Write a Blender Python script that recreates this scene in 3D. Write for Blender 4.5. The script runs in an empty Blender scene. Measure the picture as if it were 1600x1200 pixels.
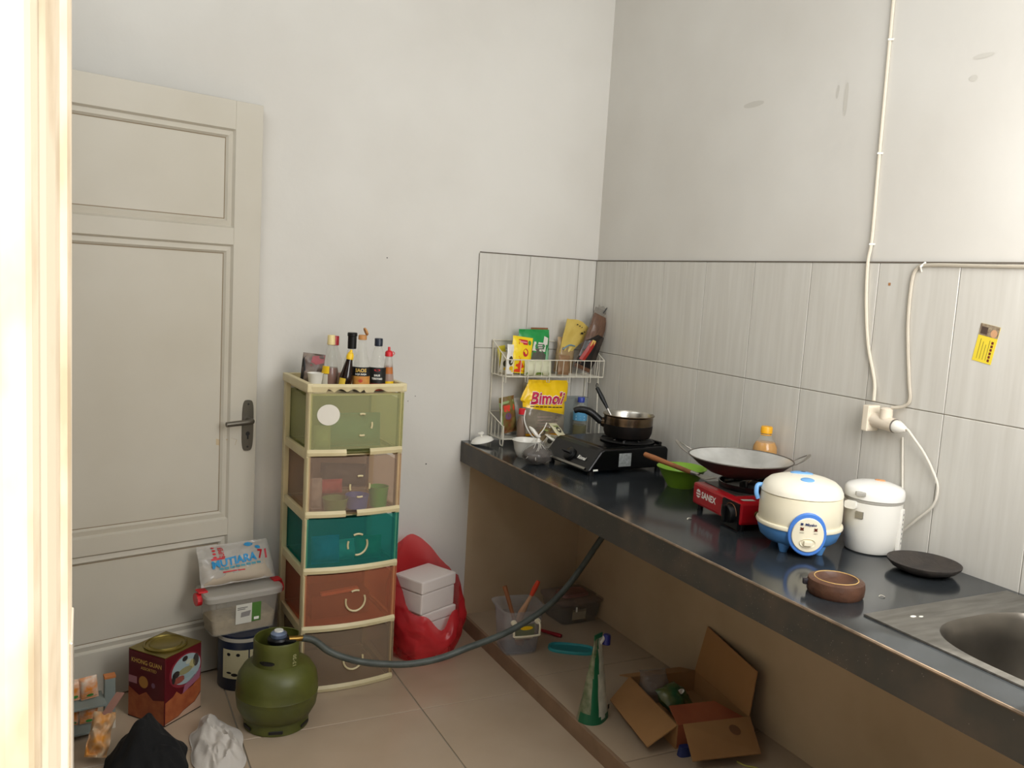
import bpy, bmesh, math, random
from mathutils import Vector, Matrix, noise
random.seed(7)
R = math.radians
SC = bpy.context.scene
COL = SC.collection

# ------------------------------------------------------------------ camera, world, sun, added daylight lamps
EYE = Vector((0, 0, 1.472))
def set_camera():
    yaw, pitch, roll = R(26.4945), R(-6.6379), R(3.3725)
    d = Vector((math.sin(yaw)*math.cos(pitch), math.cos(yaw)*math.cos(pitch), math.sin(pitch)))
    r = Vector((math.cos(yaw), -math.sin(yaw), 0)); u = r.cross(d)
    r2 = math.cos(roll)*r + math.sin(roll)*u; u2 = -math.sin(roll)*r + math.cos(roll)*u
    cd = bpy.data.cameras.new('camera'); cam = bpy.data.objects.new('camera', cd); COL.objects.link(cam)
    cd.sensor_width = 36; cd.lens = 36*1351.67/1600; cd.clip_start = .02
    m = Matrix((r2, u2, -d)).transposed().to_4x4(); m.translation = EYE
    cam.matrix_world = m; SC.camera = cam
set_camera()
W = bpy.data.worlds.new('world'); SC.world = W; W.use_nodes = True
W.node_tree.nodes['Background'].inputs[0].default_value = (.80, .90, 1, 1)
W.node_tree.nodes['Background'].inputs[1].default_value = .32
def lamp(name, kind, loc, aim, energy, color=(1,1,1), size=1, sy=None):
    l = bpy.data.lights.new(name, kind); o = bpy.data.objects.new(name, l); COL.objects.link(o)
    l.energy = energy; l.color = color
    if kind == 'AREA':
        l.size = size
        if sy: l.shape = 'RECTANGLE'; l.size_y = sy
    else: l.angle = R(size)
    o.location = loc
    o.rotation_euler = (Vector(aim)-Vector(loc)).to_track_quat('-Z', 'Y').to_euler()
    return o
lamp('sun', 'SUN', (1, -2, 3), (.05, .20, -.20), 11.0, (1, .95, .86), .6)
lamp('added_side_daylight', 'AREA', (-.20, 1.75, 2.72), (1.7, 2.4, 2.0), 8, (.90, .96, 1), 1.5, .5)  # unseen high side opening; area lamp added for soft light on the right wall
lamp('added_front_daylight', 'AREA', (1.25, .60, 2.72), (1.2, 3.2, 1.9), 12, (.93, .97, 1), 1.3, .55)  # area lamp added for soft front light; its transom is out of view
lamp('added_window_daylight', 'AREA', (1.45, .56, 1.72), (1.0, 3.0, 1.2), 23, (1, .985, .965), .8, .9)  # area lamp added to brighten the low back wall; its window is unseen
SC.view_settings.view_transform = 'Standard'; SC.view_settings.look = 'None'
SC.view_settings.gamma = 1; SC.view_settings.use_curve_mapping = False
SC.view_settings.exposure = 0.08

# ------------------------------------------------------------------ materials
def lin(h):
    if isinstance(h, str):
        v = [int(h[i:i+2], 16)/255 for i in (0, 2, 4)]
    else: v = h
    return tuple((c/12.92 if c <= .04045 else ((c+.055)/1.055)**2.4) for c in v)+(1,)
MATS = {}
def mat(name, col='888888', rough=.5, metal=0, var=0, vscale=8, bump=0, bscale=60, col2=None, stretch=None, spec=.5, lo=.35, hi=.7, coat=0, emit=None):
    """principled material; col2 mixes in by noise, bump adds fine relief"""
    if name in MATS: return MATS[name]
    m = bpy.data.materials.new(name); m.use_nodes = True; MATS[name] = m
    nt = m.node_tree; b = nt.nodes['Principled BSDF']
    b.inputs['Base Color'].default_value = lin(col); b.inputs['Roughness'].default_value = rough
    b.inputs['Metallic'].default_value = metal; b.inputs['Specular IOR Level'].default_value = spec
    b.inputs['Coat Weight'].default_value = coat
    if col2 or bump:
        tc = nt.nodes.new('ShaderNodeTexCoord'); mp = nt.nodes.new('ShaderNodeMapping')
        nt.links.new(tc.outputs['Object'], mp.inputs[0])
        if stretch: mp.inputs['Scale'].default_value = stretch
    if col2:
        n = nt.nodes.new('ShaderNodeTexNoise'); n.inputs['Scale'].default_value = vscale; n.inputs['Detail'].default_value = 4
        nt.links.new(mp.outputs[0], n.inputs['Vector'])
        cr = nt.nodes.new('ShaderNodeValToRGB'); nt.links.new(n.outputs['Fac'], cr.inputs[0])
        cr.color_ramp.elements[0].position = lo; cr.color_ramp.elements[1].position = hi
        cr.color_ramp.elements[0].color = lin(col); cr.color_ramp.elements[1].color = lin(col2)
        nt.links.new(cr.outputs[0], b.inputs['Base Color'])
    if bump:
        n2 = nt.nodes.new('ShaderNodeTexNoise'); n2.inputs['Scale'].default_value = bscale; n2.inputs['Detail'].default_value = 3
        nt.links.new(mp.outputs[0], n2.inputs['Vector'])
        bp = nt.nodes.new('ShaderNodeBump'); bp.inputs['Strength'].default_value = bump; bp.inputs['Distance'].default_value = .01
        nt.links.new(n2.outputs['Fac'], bp.inputs['Height']); nt.links.new(bp.outputs[0], b.inputs['Normal'])
    return m
def film(name, col, alpha=.5, rough=.3, tint=None, spec=.5):
    """thin plastic: part see-through, part tinted surface"""
    if name in MATS: return MATS[name]
    m = bpy.data.materials.new(name); m.use_nodes = True; MATS[name] = m
    nt = m.node_tree; b = nt.nodes['Principled BSDF']; out = nt.nodes['Material Output']
    b.inputs['Base Color'].default_value = lin(col); b.inputs['Roughness'].default_value = rough
    b.inputs['Specular IOR Level'].default_value = spec
    t = nt.nodes.new('ShaderNodeBsdfTransparent'); t.inputs[0].default_value = lin(tint or 'ffffff')
    mx = nt.nodes.new('ShaderNodeMixShader'); mx.inputs[0].default_value = alpha
    nt.links.new(t.outputs[0], mx.inputs[1]); nt.links.new(b.outputs[0], mx.inputs[2]); nt.links.new(mx.outputs[0], out.inputs[0])
    return m
def speckle(name, base, dots, rough, scale=260, thr=.16, base2=None):
    m = bpy.data.materials.new(name); m.use_nodes = True; MATS[name] = m
    nt = m.node_tree; b = nt.nodes['Principled BSDF']; b.inputs['Roughness'].default_value = rough
    tc = nt.nodes.new('ShaderNodeTexCoord')
    v = nt.nodes.new('ShaderNodeTexVoronoi'); v.inputs['Scale'].default_value = scale; nt.links.new(tc.outputs['Object'], v.inputs['Vector'])
    cr = nt.nodes.new('ShaderNodeValToRGB'); cr.color_ramp.elements[0].position = thr*.6; cr.color_ramp.elements[1].position = thr
    cr.color_ramp.elements[0].color = (1,1,1,1); cr.color_ramp.elements[1].color = (0,0,0,1); nt.links.new(v.outputs['Distance'], cr.inputs[0])
    n = nt.nodes.new('ShaderNodeTexNoise'); n.inputs['Scale'].default_value = 9; n.inputs['Detail'].default_value = 5; nt.links.new(tc.outputs['Object'], n.inputs['Vector'])
    c2 = nt.nodes.new('ShaderNodeValToRGB'); c2.color_ramp.elements[0].position = .42; c2.color_ramp.elements[1].position = .7
    c2.color_ramp.elements[0].color = lin(base); c2.color_ramp.elements[1].color = lin(base2 or base); nt.links.new(n.outputs['Fac'], c2.inputs[0])
    n3 = nt.nodes.new('ShaderNodeTexNoise'); n3.inputs['Scale'].default_value = 14; nt.links.new(tc.outputs['Object'], n3.inputs['Vector'])
    mu = nt.nodes.new('ShaderNodeMath'); mu.operation = 'MULTIPLY'; nt.links.new(cr.outputs[0], mu.inputs[0])
    gt = nt.nodes.new('ShaderNodeMath'); gt.operation = 'GREATER_THAN'; gt.inputs[1].default_value = .52; nt.links.new(n3.outputs['Fac'], gt.inputs[0])
    nt.links.new(gt.outputs[0], mu.inputs[1])
    mx = nt.nodes.new('ShaderNodeMix'); mx.data_type = 'RGBA'; nt.links.new(mu.outputs[0], mx.inputs[0])
    nt.links.new(c2.outputs[0], mx.inputs[6]); mx.inputs[7].default_value = lin(dots)
    nt.links.new(mx.outputs[2], b.inputs['Base Color'])
    return m
PAINT = mat('wall_paint', 'd7d4cd', .85, col2='cdc9c1', vscale=1.6, bump=.06, bscale=35)
BEIGE = mat('beige_paint', 'bfaa8c', .9, col2='b19c7e', vscale=3)
TILE = mat('wall_tile', 'cfccc4', .28, col2='c3bfb6', vscale=9, stretch=(6, 6, .35), lo=.3, hi=.75)
GROUT = mat('grout', '948d80', .9)
FLOORT = mat('floor_tile', 'b3a08a', .22, col2='a8947d', vscale=2.5)
DOORP = mat('door_paint', 'c5bfb1', .55, col2='bdb6a6', vscale=2.2)
DIRT = mat('grime', '6a6156', .9)
GRAN = speckle('black_granite', '26292b', '8a8d8a', .14, 240, .10, '2e3134')
APRON = speckle('granite_apron', '34332f', '8f8a7c', .5, 130, .12, '4a4138')
WORN = mat('worn_edge', '7d6a55', .8, col2='5f5142', vscale=30)
STEEL = mat('steel', 'b9b6b0', .32, 1, col2='9a9791', vscale=12)
SINKM = mat('sink_steel', '8f8c86', .42, .85, col2='75726c', vscale=10, stretch=(1, 6, 1))
BLACK = mat('black_plastic', '0f0f0f', .4, spec=.35)
ENAMEL = mat('black_enamel', '080809', .24, spec=.3)
IRON = mat('cast_iron', '1b1a19', .6)
CREAM = mat('cream_plastic', 'd8cba2', .45, col2='c6b88d', vscale=6)
WHITE = mat('white_plastic', 'e6e3da', .35)
IVORY = mat('ivory_plastic', 'e9e0c6', .3)
BLUE = mat('blue_plastic', '4f84bd', .35)
LBLUE = mat('sky_blue_plastic', '6fa6dc', .35)
RED = mat('red_paint', 'a8121c', .28)
REDP = mat('red_plastic', 'd0202a', .35)
YEL = mat('yellow_plastic', 'f0c419', .4)
NAVY = mat('navy_plastic', '1c2340', .4)
CARD = mat('cardboard', 'a57a4c', .85, col2='976d42', vscale=5)
WIRE = mat('white_wire', 'd9d3c2', .4)
WOOD = mat('wood', '9c6238', .6, col2='7f4c2a', vscale=14, stretch=(1, 1, .2))
CLEAR = film('clear_plastic', 'd8d8d4', .22, .15)
GLASS = film('clear_glass', 'cfd0c4', .15, .08)
INKW = mat('white_print', 'f0eee6', .5)
INKK = mat('black_print', '151515', .5)
INKR = mat('red_print', 'c21f2c', .5)
INKB = mat('blue_print', '2f8fc4', .5)
INKN = mat('navy_print', '23305c', .5)
GOLD = mat('gold_print', 'd8b45c', .5)

# ------------------------------------------------------------------ mesh helpers
def link(name, me, m, parent=None, loc=None, rot=None, smooth=False):
    o = bpy.data.objects.new(name, me); COL.objects.link(o)
    if m is not None:
        for x in (m if isinstance(m, (list, tuple)) else [m]): me.materials.append(x)
    if smooth:
        for p in me.polygons: p.use_smooth = True
    if parent is not None: o.parent = parent
    if loc is not None: o.location = loc
    if rot is not None: o.rotation_euler = rot
    return o
def obj(name, bm, m, parent=None, loc=None, rot=None, smooth=False):
    me = bpy.data.meshes.new(name)
    bmesh.ops.recalc_face_normals(bm, faces=bm.faces)
    bm.to_mesh(me); bm.free()
    o = link(name, me, m, parent, loc, rot)
    if smooth: soft(me)
    return o
def soft(me, ang=40):
    for p in me.polygons: p.use_smooth = True
    try: me.set_sharp_from_angle(angle=R(ang))
    except Exception: pass
def tag(o, label, cat, group=None):
    o['label'] = label; o['category'] = cat
    if group: o['group'] = group
    return o
def thing(name, label, cat, loc=(0,0,0), rz=0, group=None, rot=None):
    o = bpy.data.objects.new(name, None); COL.objects.link(o); o.empty_display_size = .05
    o.location = loc; o.rotation_euler = rot or (0, 0, rz)
    return tag(o, label, cat, group)
def struct(o, label=None):
    o['kind'] = 'structure'
    if label: o['label'] = label
    return o
def B(*args, bm=None, bev=0, seg=2):
    """box from x0,x1,y0,y1,z0,z1"""
    x0, x1, y0, y1, z0, z1 = args
    own = bm is None
    t = bmesh.new()
    vs = [t.verts.new(v) for v in ((x0,y0,z0),(x1,y0,z0),(x1,y1,z0),(x0,y1,z0),(x0,y0,z1),(x1,y0,z1),(x1,y1,z1),(x0,y1,z1))]
    for f in ((0,3,2,1),(4,5,6,7),(0,1,5,4),(1,2,6,5),(2,3,7,6),(3,0,4,7)): t.faces.new([vs[i] for i in f])
    if bev: bmesh.ops.bevel(t, geom=t.edges[:], offset=bev, segments=seg, affect='EDGES', profile=.6)
    if own: return t
    merge(bm, t); return bm
def merge(bm, t):
    me = bpy.data.meshes.new('tmp'); t.to_mesh(me); t.free(); bm.from_mesh(me); bpy.data.meshes.remove(me)
def lathe(prof, n=32, bm=None, a0=0, a1=2*math.pi, c=(0,0,0), sx=1, sy=1):
    bm = bm or bmesh.new(); full = abs(a1-a0-2*math.pi) < 1e-6
    rings = []
    for r, z in prof:
        if r < 1e-6: rings.append([bm.verts.new((c[0], c[1], c[2]+z))]); continue
        rings.append([bm.verts.new((c[0]+sx*r*math.cos(a0+(a1-a0)*i/n), c[1]+sy*r*math.sin(a0+(a1-a0)*i/n), c[2]+z)) for i in range(n if full else n+1)])
    for a, b in zip(rings, rings[1:]):
        for i in range(n):
            j = (i+1) % n if full else i+1
            if len(a) == 1 and len(b) == 1: continue
            if len(a) == 1: bm.faces.new((a[0], b[j], b[i]))
            elif len(b) == 1: bm.faces.new((a[i], a[j], b[0]))
            else: bm.faces.new((a[i], a[j], b[j], b[i]))
    return bm
def smoothpts(pts, n=8):
    """Catmull-Rom through pts"""
    P = [Vector(p) for p in pts]; P = [2*P[0]-P[1]]+P+[2*P[-1]-P[-2]]; out = []
    for i in range(1, len(P)-2):
        a, b, c, d = P[i-1:i+3]
        for k in range(n):
            t = k/n; out.append(.5*((2*b)+(c-a)*t+(2*a-5*b+4*c-d)*t*t+(3*b-a-3*c+d)*t**3))
    out.append(P[-2]); return out
def tube(pts, rad, n=8, bm=None, closed=False, cap=True):
    bm = bm or bmesh.new(); P = [Vector(p) for p in pts]; N = len(P)
    rr = rad if isinstance(rad, (list, tuple)) else [rad]*N
    up = None; rings = []
    for i in range(N):
        if closed: t = P[(i+1) % N]-P[i-1]
        else: t = P[min(i+1, N-1)]-P[max(i-1, 0)]
        t = t.normalized() if t.length > 1e-9 else Vector((0, 0, 1))
        if up is None:
            up = Vector((0, 0, 1)) if abs(t.z) < .9 else Vector((1, 0, 0))
        s = t.cross(up)
        if s.length < 1e-5: s = t.cross(Vector((.3, .9, .2)))
        s.normalize(); up = s.cross(t).normalized()
        rings.append([bm.verts.new(P[i]+rr[i]*(math.cos(2*math.pi*k/n)*s+math.sin(2*math.pi*k/n)*up)) for k in range(n)])
    M = N if closed else N-1
    for i in range(M):
        a, b = rings[i], rings[(i+1) % N]
        for k in range(n): bm.faces.new((a[k], a[(k+1) % n], b[(k+1) % n], b[k]))
    if cap and not closed:
        bm.faces.new(rings[0][::-1]); bm.faces.new(rings[-1])
    return bm
def prism(poly, y0, y1, bm=None, axis='y'):
    """extrude polygon (x,z) from y0 to y1; axis 'z': polygon (x,y) from z y0..y1; axis 'x': polygon (y,z)"""
    bm = bm or bmesh.new()
    f = {'y': lambda p, h: (p[0], h, p[1]), 'z': lambda p, h: (p[0], p[1], h), 'x': lambda p, h: (h, p[0], p[1])}[axis]
    a = [bm.verts.new(f(p, y0)) for p in poly]; b = [bm.verts.new(f(p, y1)) for p in poly]; n = len(poly)
    bm.faces.new(a[::-1]); bm.faces.new(b)
    for i in range(n): bm.faces.new((a[i], a[(i+1) % n], b[(i+1) % n], b[i]))
    return bm
def ribbon(grid, thick=None):
    """mesh from a grid of points (rows of Vectors); optional solid thickness"""
    bm = bmesh.new(); V = [[bm.verts.new(p) for p in row] for row in grid]
    for i in range(len(V)-1):
        for j in range(len(V[0])-1): bm.faces.new((V[i][j], V[i][j+1], V[i+1][j+1], V[i+1][j]))
    if thick:
        bm.normal_update()
        bmesh.ops.solidify(bm, geom=bm.faces[:], thickness=thick)
    return bm
def ringrect(outer, inner, y0, y1, bm=None):
    """mitred frame in the xz plane: outer/inner = x0,x1,z0,z1, outer at depth y0, inner at y1"""
    bm = bm or bmesh.new()
    q = lambda r, y: [bm.verts.new(v) for v in ((r[0], y, r[2]), (r[1], y, r[2]), (r[1], y, r[3]), (r[0], y, r[3]))]
    a, b = q(outer, y0), q(inner, y1)
    for i in range(4): bm.faces.new((a[i], a[(i+1) % 4], b[(i+1) % 4], b[i]))
    return bm
_tc = {}
def text2d(s, size, shear=0, bold=0, align='CENTER', xs=1):
    cu = bpy.data.curves.new('t', 'FONT'); cu.body = s; cu.size = size; cu.shear = shear; cu.offset = bold
    cu.align_x = align; cu.align_y = 'CENTER'; cu.resolution_u = 2
    o = bpy.data.objects.new('t', cu); COL.objects.link(o)
    dg = bpy.context.evaluated_depsgraph_get(); me = o.evaluated_get(dg).to_mesh()
    V = [(v.co.x*xs, v.co.y) for v in me.vertices]; F = [tuple(p.vertices) for p in me.polygons]
    o.evaluated_get(dg).to_mesh_clear(); bpy.data.objects.remove(o); bpy.data.curves.remove(cu)
    return V, F
def text(name, s, size, m, fn, parent, shear=0, bold=0, align='CENTER', xs=1, loc=None):
    """flat print; fn maps text (x, y) onto the carrying surface"""
    V, F = text2d(s, size, shear, bold, align, xs)
    me = bpy.data.meshes.new(name); me.from_pydata([tuple(fn(x, y)) for x, y in V], [], F); me.update()
    return link(name, me, m, parent, loc)
def patch(name, poly, m, fn, parent, sub=0):
    """flat print of a polygon outline mapped by fn"""
    bm = bmesh.new(); bm.faces.new([bm.verts.new((x, y, 0)) for x, y in poly])
    if sub:
        bmesh.ops.triangulate(bm, faces=bm.faces[:]); bmesh.ops.subdivide_edges(bm, edges=bm.edges[:], cuts=sub, use_grid_fill=True)
    for v in bm.verts: v.co = Vector(fn(v.co.x, v.co.y))
    return obj(name, bm, m, parent)
def oval(cx, cy, rx, ry, n=24): return [(cx+rx*math.cos(2*math.pi*i/n), cy+ry*math.sin(2*math.pi*i/n)) for i in range(n)]
def rect(x0, x1, y0, y1): return [(x0, y0), (x1, y0), (x1, y1), (x0, y1)]
def nz(p, s=1, k=0): return noise.noise(Vector(p)*s+Vector((k*7.3, k*3.1, k*1.7)))
def pillow(w, h, t, crease=.004, seed=0, seal=.1, base=0, bow=0, n=18, taper=0):
    """surface function of a filled packet: S(u, v, side) with u, v in -1..1, centre bottom at origin, front towards -y"""
    def S(u, v, side=-1, off=0):
        a = max(0, 1-abs(u)**2.6)**.6; b = max(0, 1-max(0, (abs(v)-(0 if v > 0 else 0))/(1-seal))**2.2)**.6 if v > 0 else max(0, 1-(abs(v)/(1-seal*(1-base)))**(2.2+3*base))**.6
        d = t/2*a*b
        ww = w*(1-taper*(v+1)/2)
        p = Vector((u*ww/2, 0, (v+1)*h/2))
        c = crease*nz((p.x*1.0, side*.3, p.z), 26, seed)+crease*.5*nz((p.x, side*.4, p.z), 60, seed+3)
        p.y = side*(d+off)+c+bow*(p.z/h)**2+bow*.3*u*u
        return p
    return S
def pillow_mesh(S, n=20, m=24):
    bm = bmesh.new(); G = {}
    for s in (-1, 1):
        for i in range(n+1):
            for j in range(m+1):
                u, v = -1+2*i/n, -1+2*j/m
                edge = i in (0, n) or j in (0, m)
                k = (0 if edge else s, i, j)
                if k not in G:
                    q = S(u, v, s); 
                    if edge: q = (S(u, v, -1)+S(u, v, 1))/2
                    G[k] = bm.verts.new(q)
    g = lambda s, i, j: G[(0 if i in (0, n) or j in (0, m) else s, i, j)]
    for s in (-1, 1):
        for i in range(n):
            for j in range(m):
                f = [g(s, i, j), g(s, i+1, j), g(s, i+1, j+1), g(s, i, j+1)]
                bm.faces.new(f if s < 0 else f[::-1])
    return bm
def on(S, w, h, off=.0012):
    """map print coordinates (x from centre, y from the bottom) onto the front of a packet"""
    return lambda x, y: S(max(-1, min(1, 2*x/w)), max(-1, min(1, 2*y/h-1)), -1, off)
def wrap(r, z0=0, a0=-math.pi/2, rf=None):
    """map print coordinates round a cylinder (facing angle a0)"""
    def f(x, y):
        rr = rf(z0+y) if rf else r
        a = a0+x/rr; return (rr*math.cos(a), rr*math.sin(a), z0+y)
    return f
def superell(a, b, t, p=2.6):
    c, s = math.cos(t), math.sin(t)
    return (a*math.copysign(abs(c)**(2/p), c), b*math.copysign(abs(s)**(2/p), s))
def loft(rings, capb=True, capt=False, bm=None):
    bm = bm or bmesh.new(); V = [[bm.verts.new(p) for p in r] for r in rings]; n = len(V[0])
    for a, b in zip(V, V[1:]):
        for i in range(n): bm.faces.new((a[i], a[(i+1) % n], b[(i+1) % n], b[i]))
    if capb: bm.faces.new(V[0][::-1])
    if capt: bm.faces.new(V[-1])
    return bm
def rrect(a, b, z, n=40, p=6, c=(0, 0)): return [Vector((c[0]+superell(a, b, 2*math.pi*i/n, p)[0], c[1]+superell(a, b, 2*math.pi*i/n, p)[1], z)) for i in range(n)]

# ------------------------------------------------------------------ room shell
XW, YW, CT, PL = 2.0, 3.25, .813, .059        # right wall, back wall, counter top, platform
def shell():
    fl = struct(obj('floor', B(-.40, 1.448, -1.2, YW+.1, -.12, -.004), GROUT))
    for i, (x0, x1) in enumerate(((-.157, .441), (.445, 1.041), (1.045, 1.4475))):
        for (y0, y1) in ((2.642, 3.249), (2.042, 2.638), (1.442, 2.038), (.842, 1.438), (.242, .838)):
            obj('floor_tile', B(x0, x1, y0, y1, -.02, 0, bev=.0012, seg=1), FLOORT, fl)
    pf = struct(obj('floor_platform', B(1.462, XW+.1, .2, YW+.1, -.12, PL-.004), GROUT), 'raised tiled plinth floor under the counter')
    for (x0, x1) in ((1.4625, XW-.001),):
        for (y0, y1) in ((2.624, 3.249), (2.024, 2.620), (1.424, 2.020), (.824, 1.42), (.224, .82)):
            obj('floor_tile', B(x0, x1, y0, y1, PL-.02, PL, bev=.0012, seg=1), FLOORT, pf)
    struct(obj('trim_1', B(1.448, 1.462, .2, YW, -.1, PL, bev=.002), mat('riser_brown', '8f735a', .75, col2='7c634c', vscale=9)), 'brown cement riser along the plinth under the counter')
    wb = struct(obj('wall_back', B(-.40, XW+.12, YW, YW+.12, -.1, 3.1), PAINT))
    wr = struct(obj('wall_right', B(XW, XW+.12, -.1, YW, -.1, 3.1), PAINT))
    bm = B(-.40, -.28, .55, 2.08, -.1, 2.45); B(-.40, -.28, 2.08, 2.985, 2.06, 2.45, bm=bm); B(-.40, -.28, 2.985, YW, -.1, 2.45, bm=bm)
    struct(obj('wall_left', bm, PAINT))
    bm = B(-1.62, -1.50, 1.2, YW+.12, -.1, 2.45); B(-1.62, -.40, 1.2, 1.32, -.1, 2.45, bm=bm); B(-1.62, -.40, YW, YW+.12, -.1, 2.45, bm=bm); B(-1.62, -.40, 1.2, YW+.12, 2.45, 2.5, bm=bm); B(-1.62, -.40, 1.2, YW, -.12, -.004, bm=bm)  # closed unseen box added past the open door to keep stray light off it
    struct(obj('wall_added_room', bm, mat('added_room_paint', 'a89f90', .9)), 'unseen walls added beyond the open door to block light')
    struct(obj('ceiling', B(-.6, XW+.3, -.40, YW+.2, 3.1, 3.2), PAINT))  # runs out past the front wall as an added shade against the sun
    # front wall with the doorway the picture is taken through
    bm = B(-.75, -.075, .43, .55, -.1, 2.45); B(.98, 1.03, .43, .55, -.1, 2.45, bm=bm); B(1.87, XW+.12, .43, .55, -.1, 2.45, bm=bm); B(1.03, 1.87, .43, .55, -.1, 1.25, bm=bm); B(1.03, 1.87, .43, .55, 2.19, 2.45, bm=bm); B(-.075, .98, .43, .55, 2.12, 2.45, bm=bm)
    struct(obj('wall_front', bm, PAINT))
    wn = struct(bpy.data.objects.new('window_added', None), 'unseen cream window frame added beside the doorway for the daylight lamp'); COL.objects.link(wn)  # window opening and frame added around the daylight lamp
    for b_ in ((1.03, 1.05, .43, .50, 1.25, 2.19), (1.85, 1.87, .43, .50, 1.25, 2.19), (1.05, 1.85, .43, .50, 1.25, 1.27), (1.05, 1.85, .43, .50, 2.17, 2.19)): obj('window_frame', B(*b_), DOORP, wn)
    # tile work: two rows, 25 x 38 cm, proud of the wall
    zt, zr = 1.588, 1.2005
    tw = .2525
    obj('grout_bed', B(XW-.006, XW+.001, .2, YW, CT-.02, zt-.004), GROUT, wr)
    obj('grout_bed', B(1.436, XW, YW-.006, YW+.001, CT-.02, zt-.004), GROUT, wb)
    edges = [YW-.0085]+[3.003-tw*i for i in range(12)]
    for a, b in zip(edges, edges[1:]):
        for z0, z1 in ((zr+.0012, zt), (CT-.02, zr-.0012)):
            obj('tile', B(XW-.0085, XW-.002, b+.001, a-.001, z0, z1, bev=.0012, seg=1), TILE, wr)
    ex = [1.435, 1.668, 1.903, XW-.0085]
    for a, b in zip(ex, ex[1:]):
        for z0, z1 in ((zr+.0012, zt), (CT-.02, zr-.0012)):
            obj('tile', B(a+.001, b-.001, YW-.0085, YW-.002, z0, z1, bev=.0012, seg=1), TILE, wb)
    bm = B(XW-.010, XW, .2, YW-.01, zt, zt+.004); obj('grout_line', bm, DIRT, wr)
    bm = B(1.44, XW-.01, YW-.010, YW, zt, zt+.004); obj('grout_line', bm, DIRT, wb)
    # beige render under the counter
    obj('beige_render', B(XW-.004, XW+.001, .2, YW, PL, CT-.03), BEIGE, wr)
    obj('beige_render', B(1.448, XW, YW-.004, YW+.001, PL, CT-.03), BEIGE, wb)
    # smudges of old paint and knocks on the walls
    SM = mat('wall_smudge', 'c6c2b9', .9)
    for (y, z, w, h, k) in ((1.932, 2.064, .008, .05, 1), (1.966, 2.09, .006, .02, 2), (1.50, 2.10, .03, .006, 3), (2.33, 2.11, .05, .010, 4), (1.52, 2.05, .012, .008, 5)):
        patch('smudge', oval(0, 0, w, h, 12), SM, lambda a, b: (XW-.0007, y+a+.004*nz((a*40, b*40, k)), z+b), wr)
    for (x, z, r) in ((1.049, 1.541, .0025), (1.16, .98, .002), (1.19, 1.00, .002), (.72, 1.03, .004), (1.25, .72, .003)):
        patch('nail_mark', oval(0, 0, r, r, 8), INKK, lambda a, b: (x+a, YW-.0007, z+b), wb)
    patch('knock', rect(-.004, .004, -.004, .004), mat('rust_dot', 'a8764a', .8), lambda a, b: (XW-.0092, 1.70+a, 1.53+b), wr)
shell()

# ------------------------------------------------------------------ open panel door against the back wall
def door():
    th = R(15.1956)
    d = struct(bpy.data.objects.new('door_1', None), 'cream painted panelled door standing open against the back wall'); COL.objects.link(d)
    d.location = (-.2094, 2.991, .006); d.rotation_euler = (0, 0, th)
    W_, H_, T = .80, 2.031, .036
    zs = [(0, .055), (.19-.055, .001)]
    rails = [(0, .165), (.50, .56), (1.541, 1.60), (1.934, H_)]
    for x0, x1 in ((0, .10), (W_-.10, W_)): obj('stile', B(x0, x1, 0, T, 0, H_, bev=.0015, seg=1), DOORP, d)
    for z0, z1 in rails: obj('rail', B(.10, W_-.10, 0, T, z0, z1, bev=.001, seg=1), DOORP, d)
    for z0, z1 in ((.165, .50), (.56, 1.541), (1.60, 1.934)):
        p = obj('panel', B(.10, W_-.10, .014, .026, z0, z1), DOORP, d)
        o = (.10, W_-.10, z0, z1); ins = lambda k: (o[0]+k, o[1]-k, o[2]+k, o[3]-k)
        bm = ringrect(o, ins(.006), .0005, .010)
        ringrect(ins(.006), ins(.022), .010, .006, bm); ringrect(ins(.022), ins(.030), .006, .0145, bm)
        obj('moulding', bm, DOORP, p)
        bm = ringrect(ins(.029), ins(.032), .0136, .0134); obj('grime_line', bm, mat('door_grime', '8a7a62', .9), p)
    patch('hand_stain', [(-.07, -.012), (-.02, -.02), (.035, -.016), (.045, .004), (.01, .012), (-.03, .002), (-.07, .010)], mat('door_stain', 'c0ad8c', .7), lambda x, z: (.70+x*.62, -.0006 if x > 0 else .0136, .845+z), d)
    # lever handle on its long plate
    HM = mat('aged_nickel', '6f6a60', .42, .8)
    pl = obj('handle_plate', loft([rrectxz(.021, .093, y) for y in (0, -.004, -.006)], False, True), HM, d, (.766, 0, .899))
    for z in (.078, -.078): obj('screw', lathe([(0, .0012), (.0035, .001), (.004, 0)], 10), mat('dark_screw', '2b2825', .5), pl, (0, -.0062, z), (R(90), 0, 0))
    bm = lathe([(0, .0015), (.007, .0012), (.008, 0)], 14); obj('keyhole', bm, INKK, pl, (0, -.0062, -.03), (R(90), 0, 0))
    obj('keyhole_slot', B(-.0028, .0028, -.0076, -.0062, -.05, -.032), INKK, pl)
    obj('lever', tube(smoothpts([(0, -.004, .02), (0, -.035, .02), (-.012, -.046, .02), (-.05, -.047, .018), (-.098, -.045, .015)], 6), [.011]*10+[.0095]*15, 10), HM, pl, smooth=True)
def rrectxz(a, b, y, n=28): return [Vector((superell(a, b, 2*math.pi*i/n, 4)[0], y, superell(a, b, 2*math.pi*i/n, 4)[1])) for i in range(n)]
door()

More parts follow.
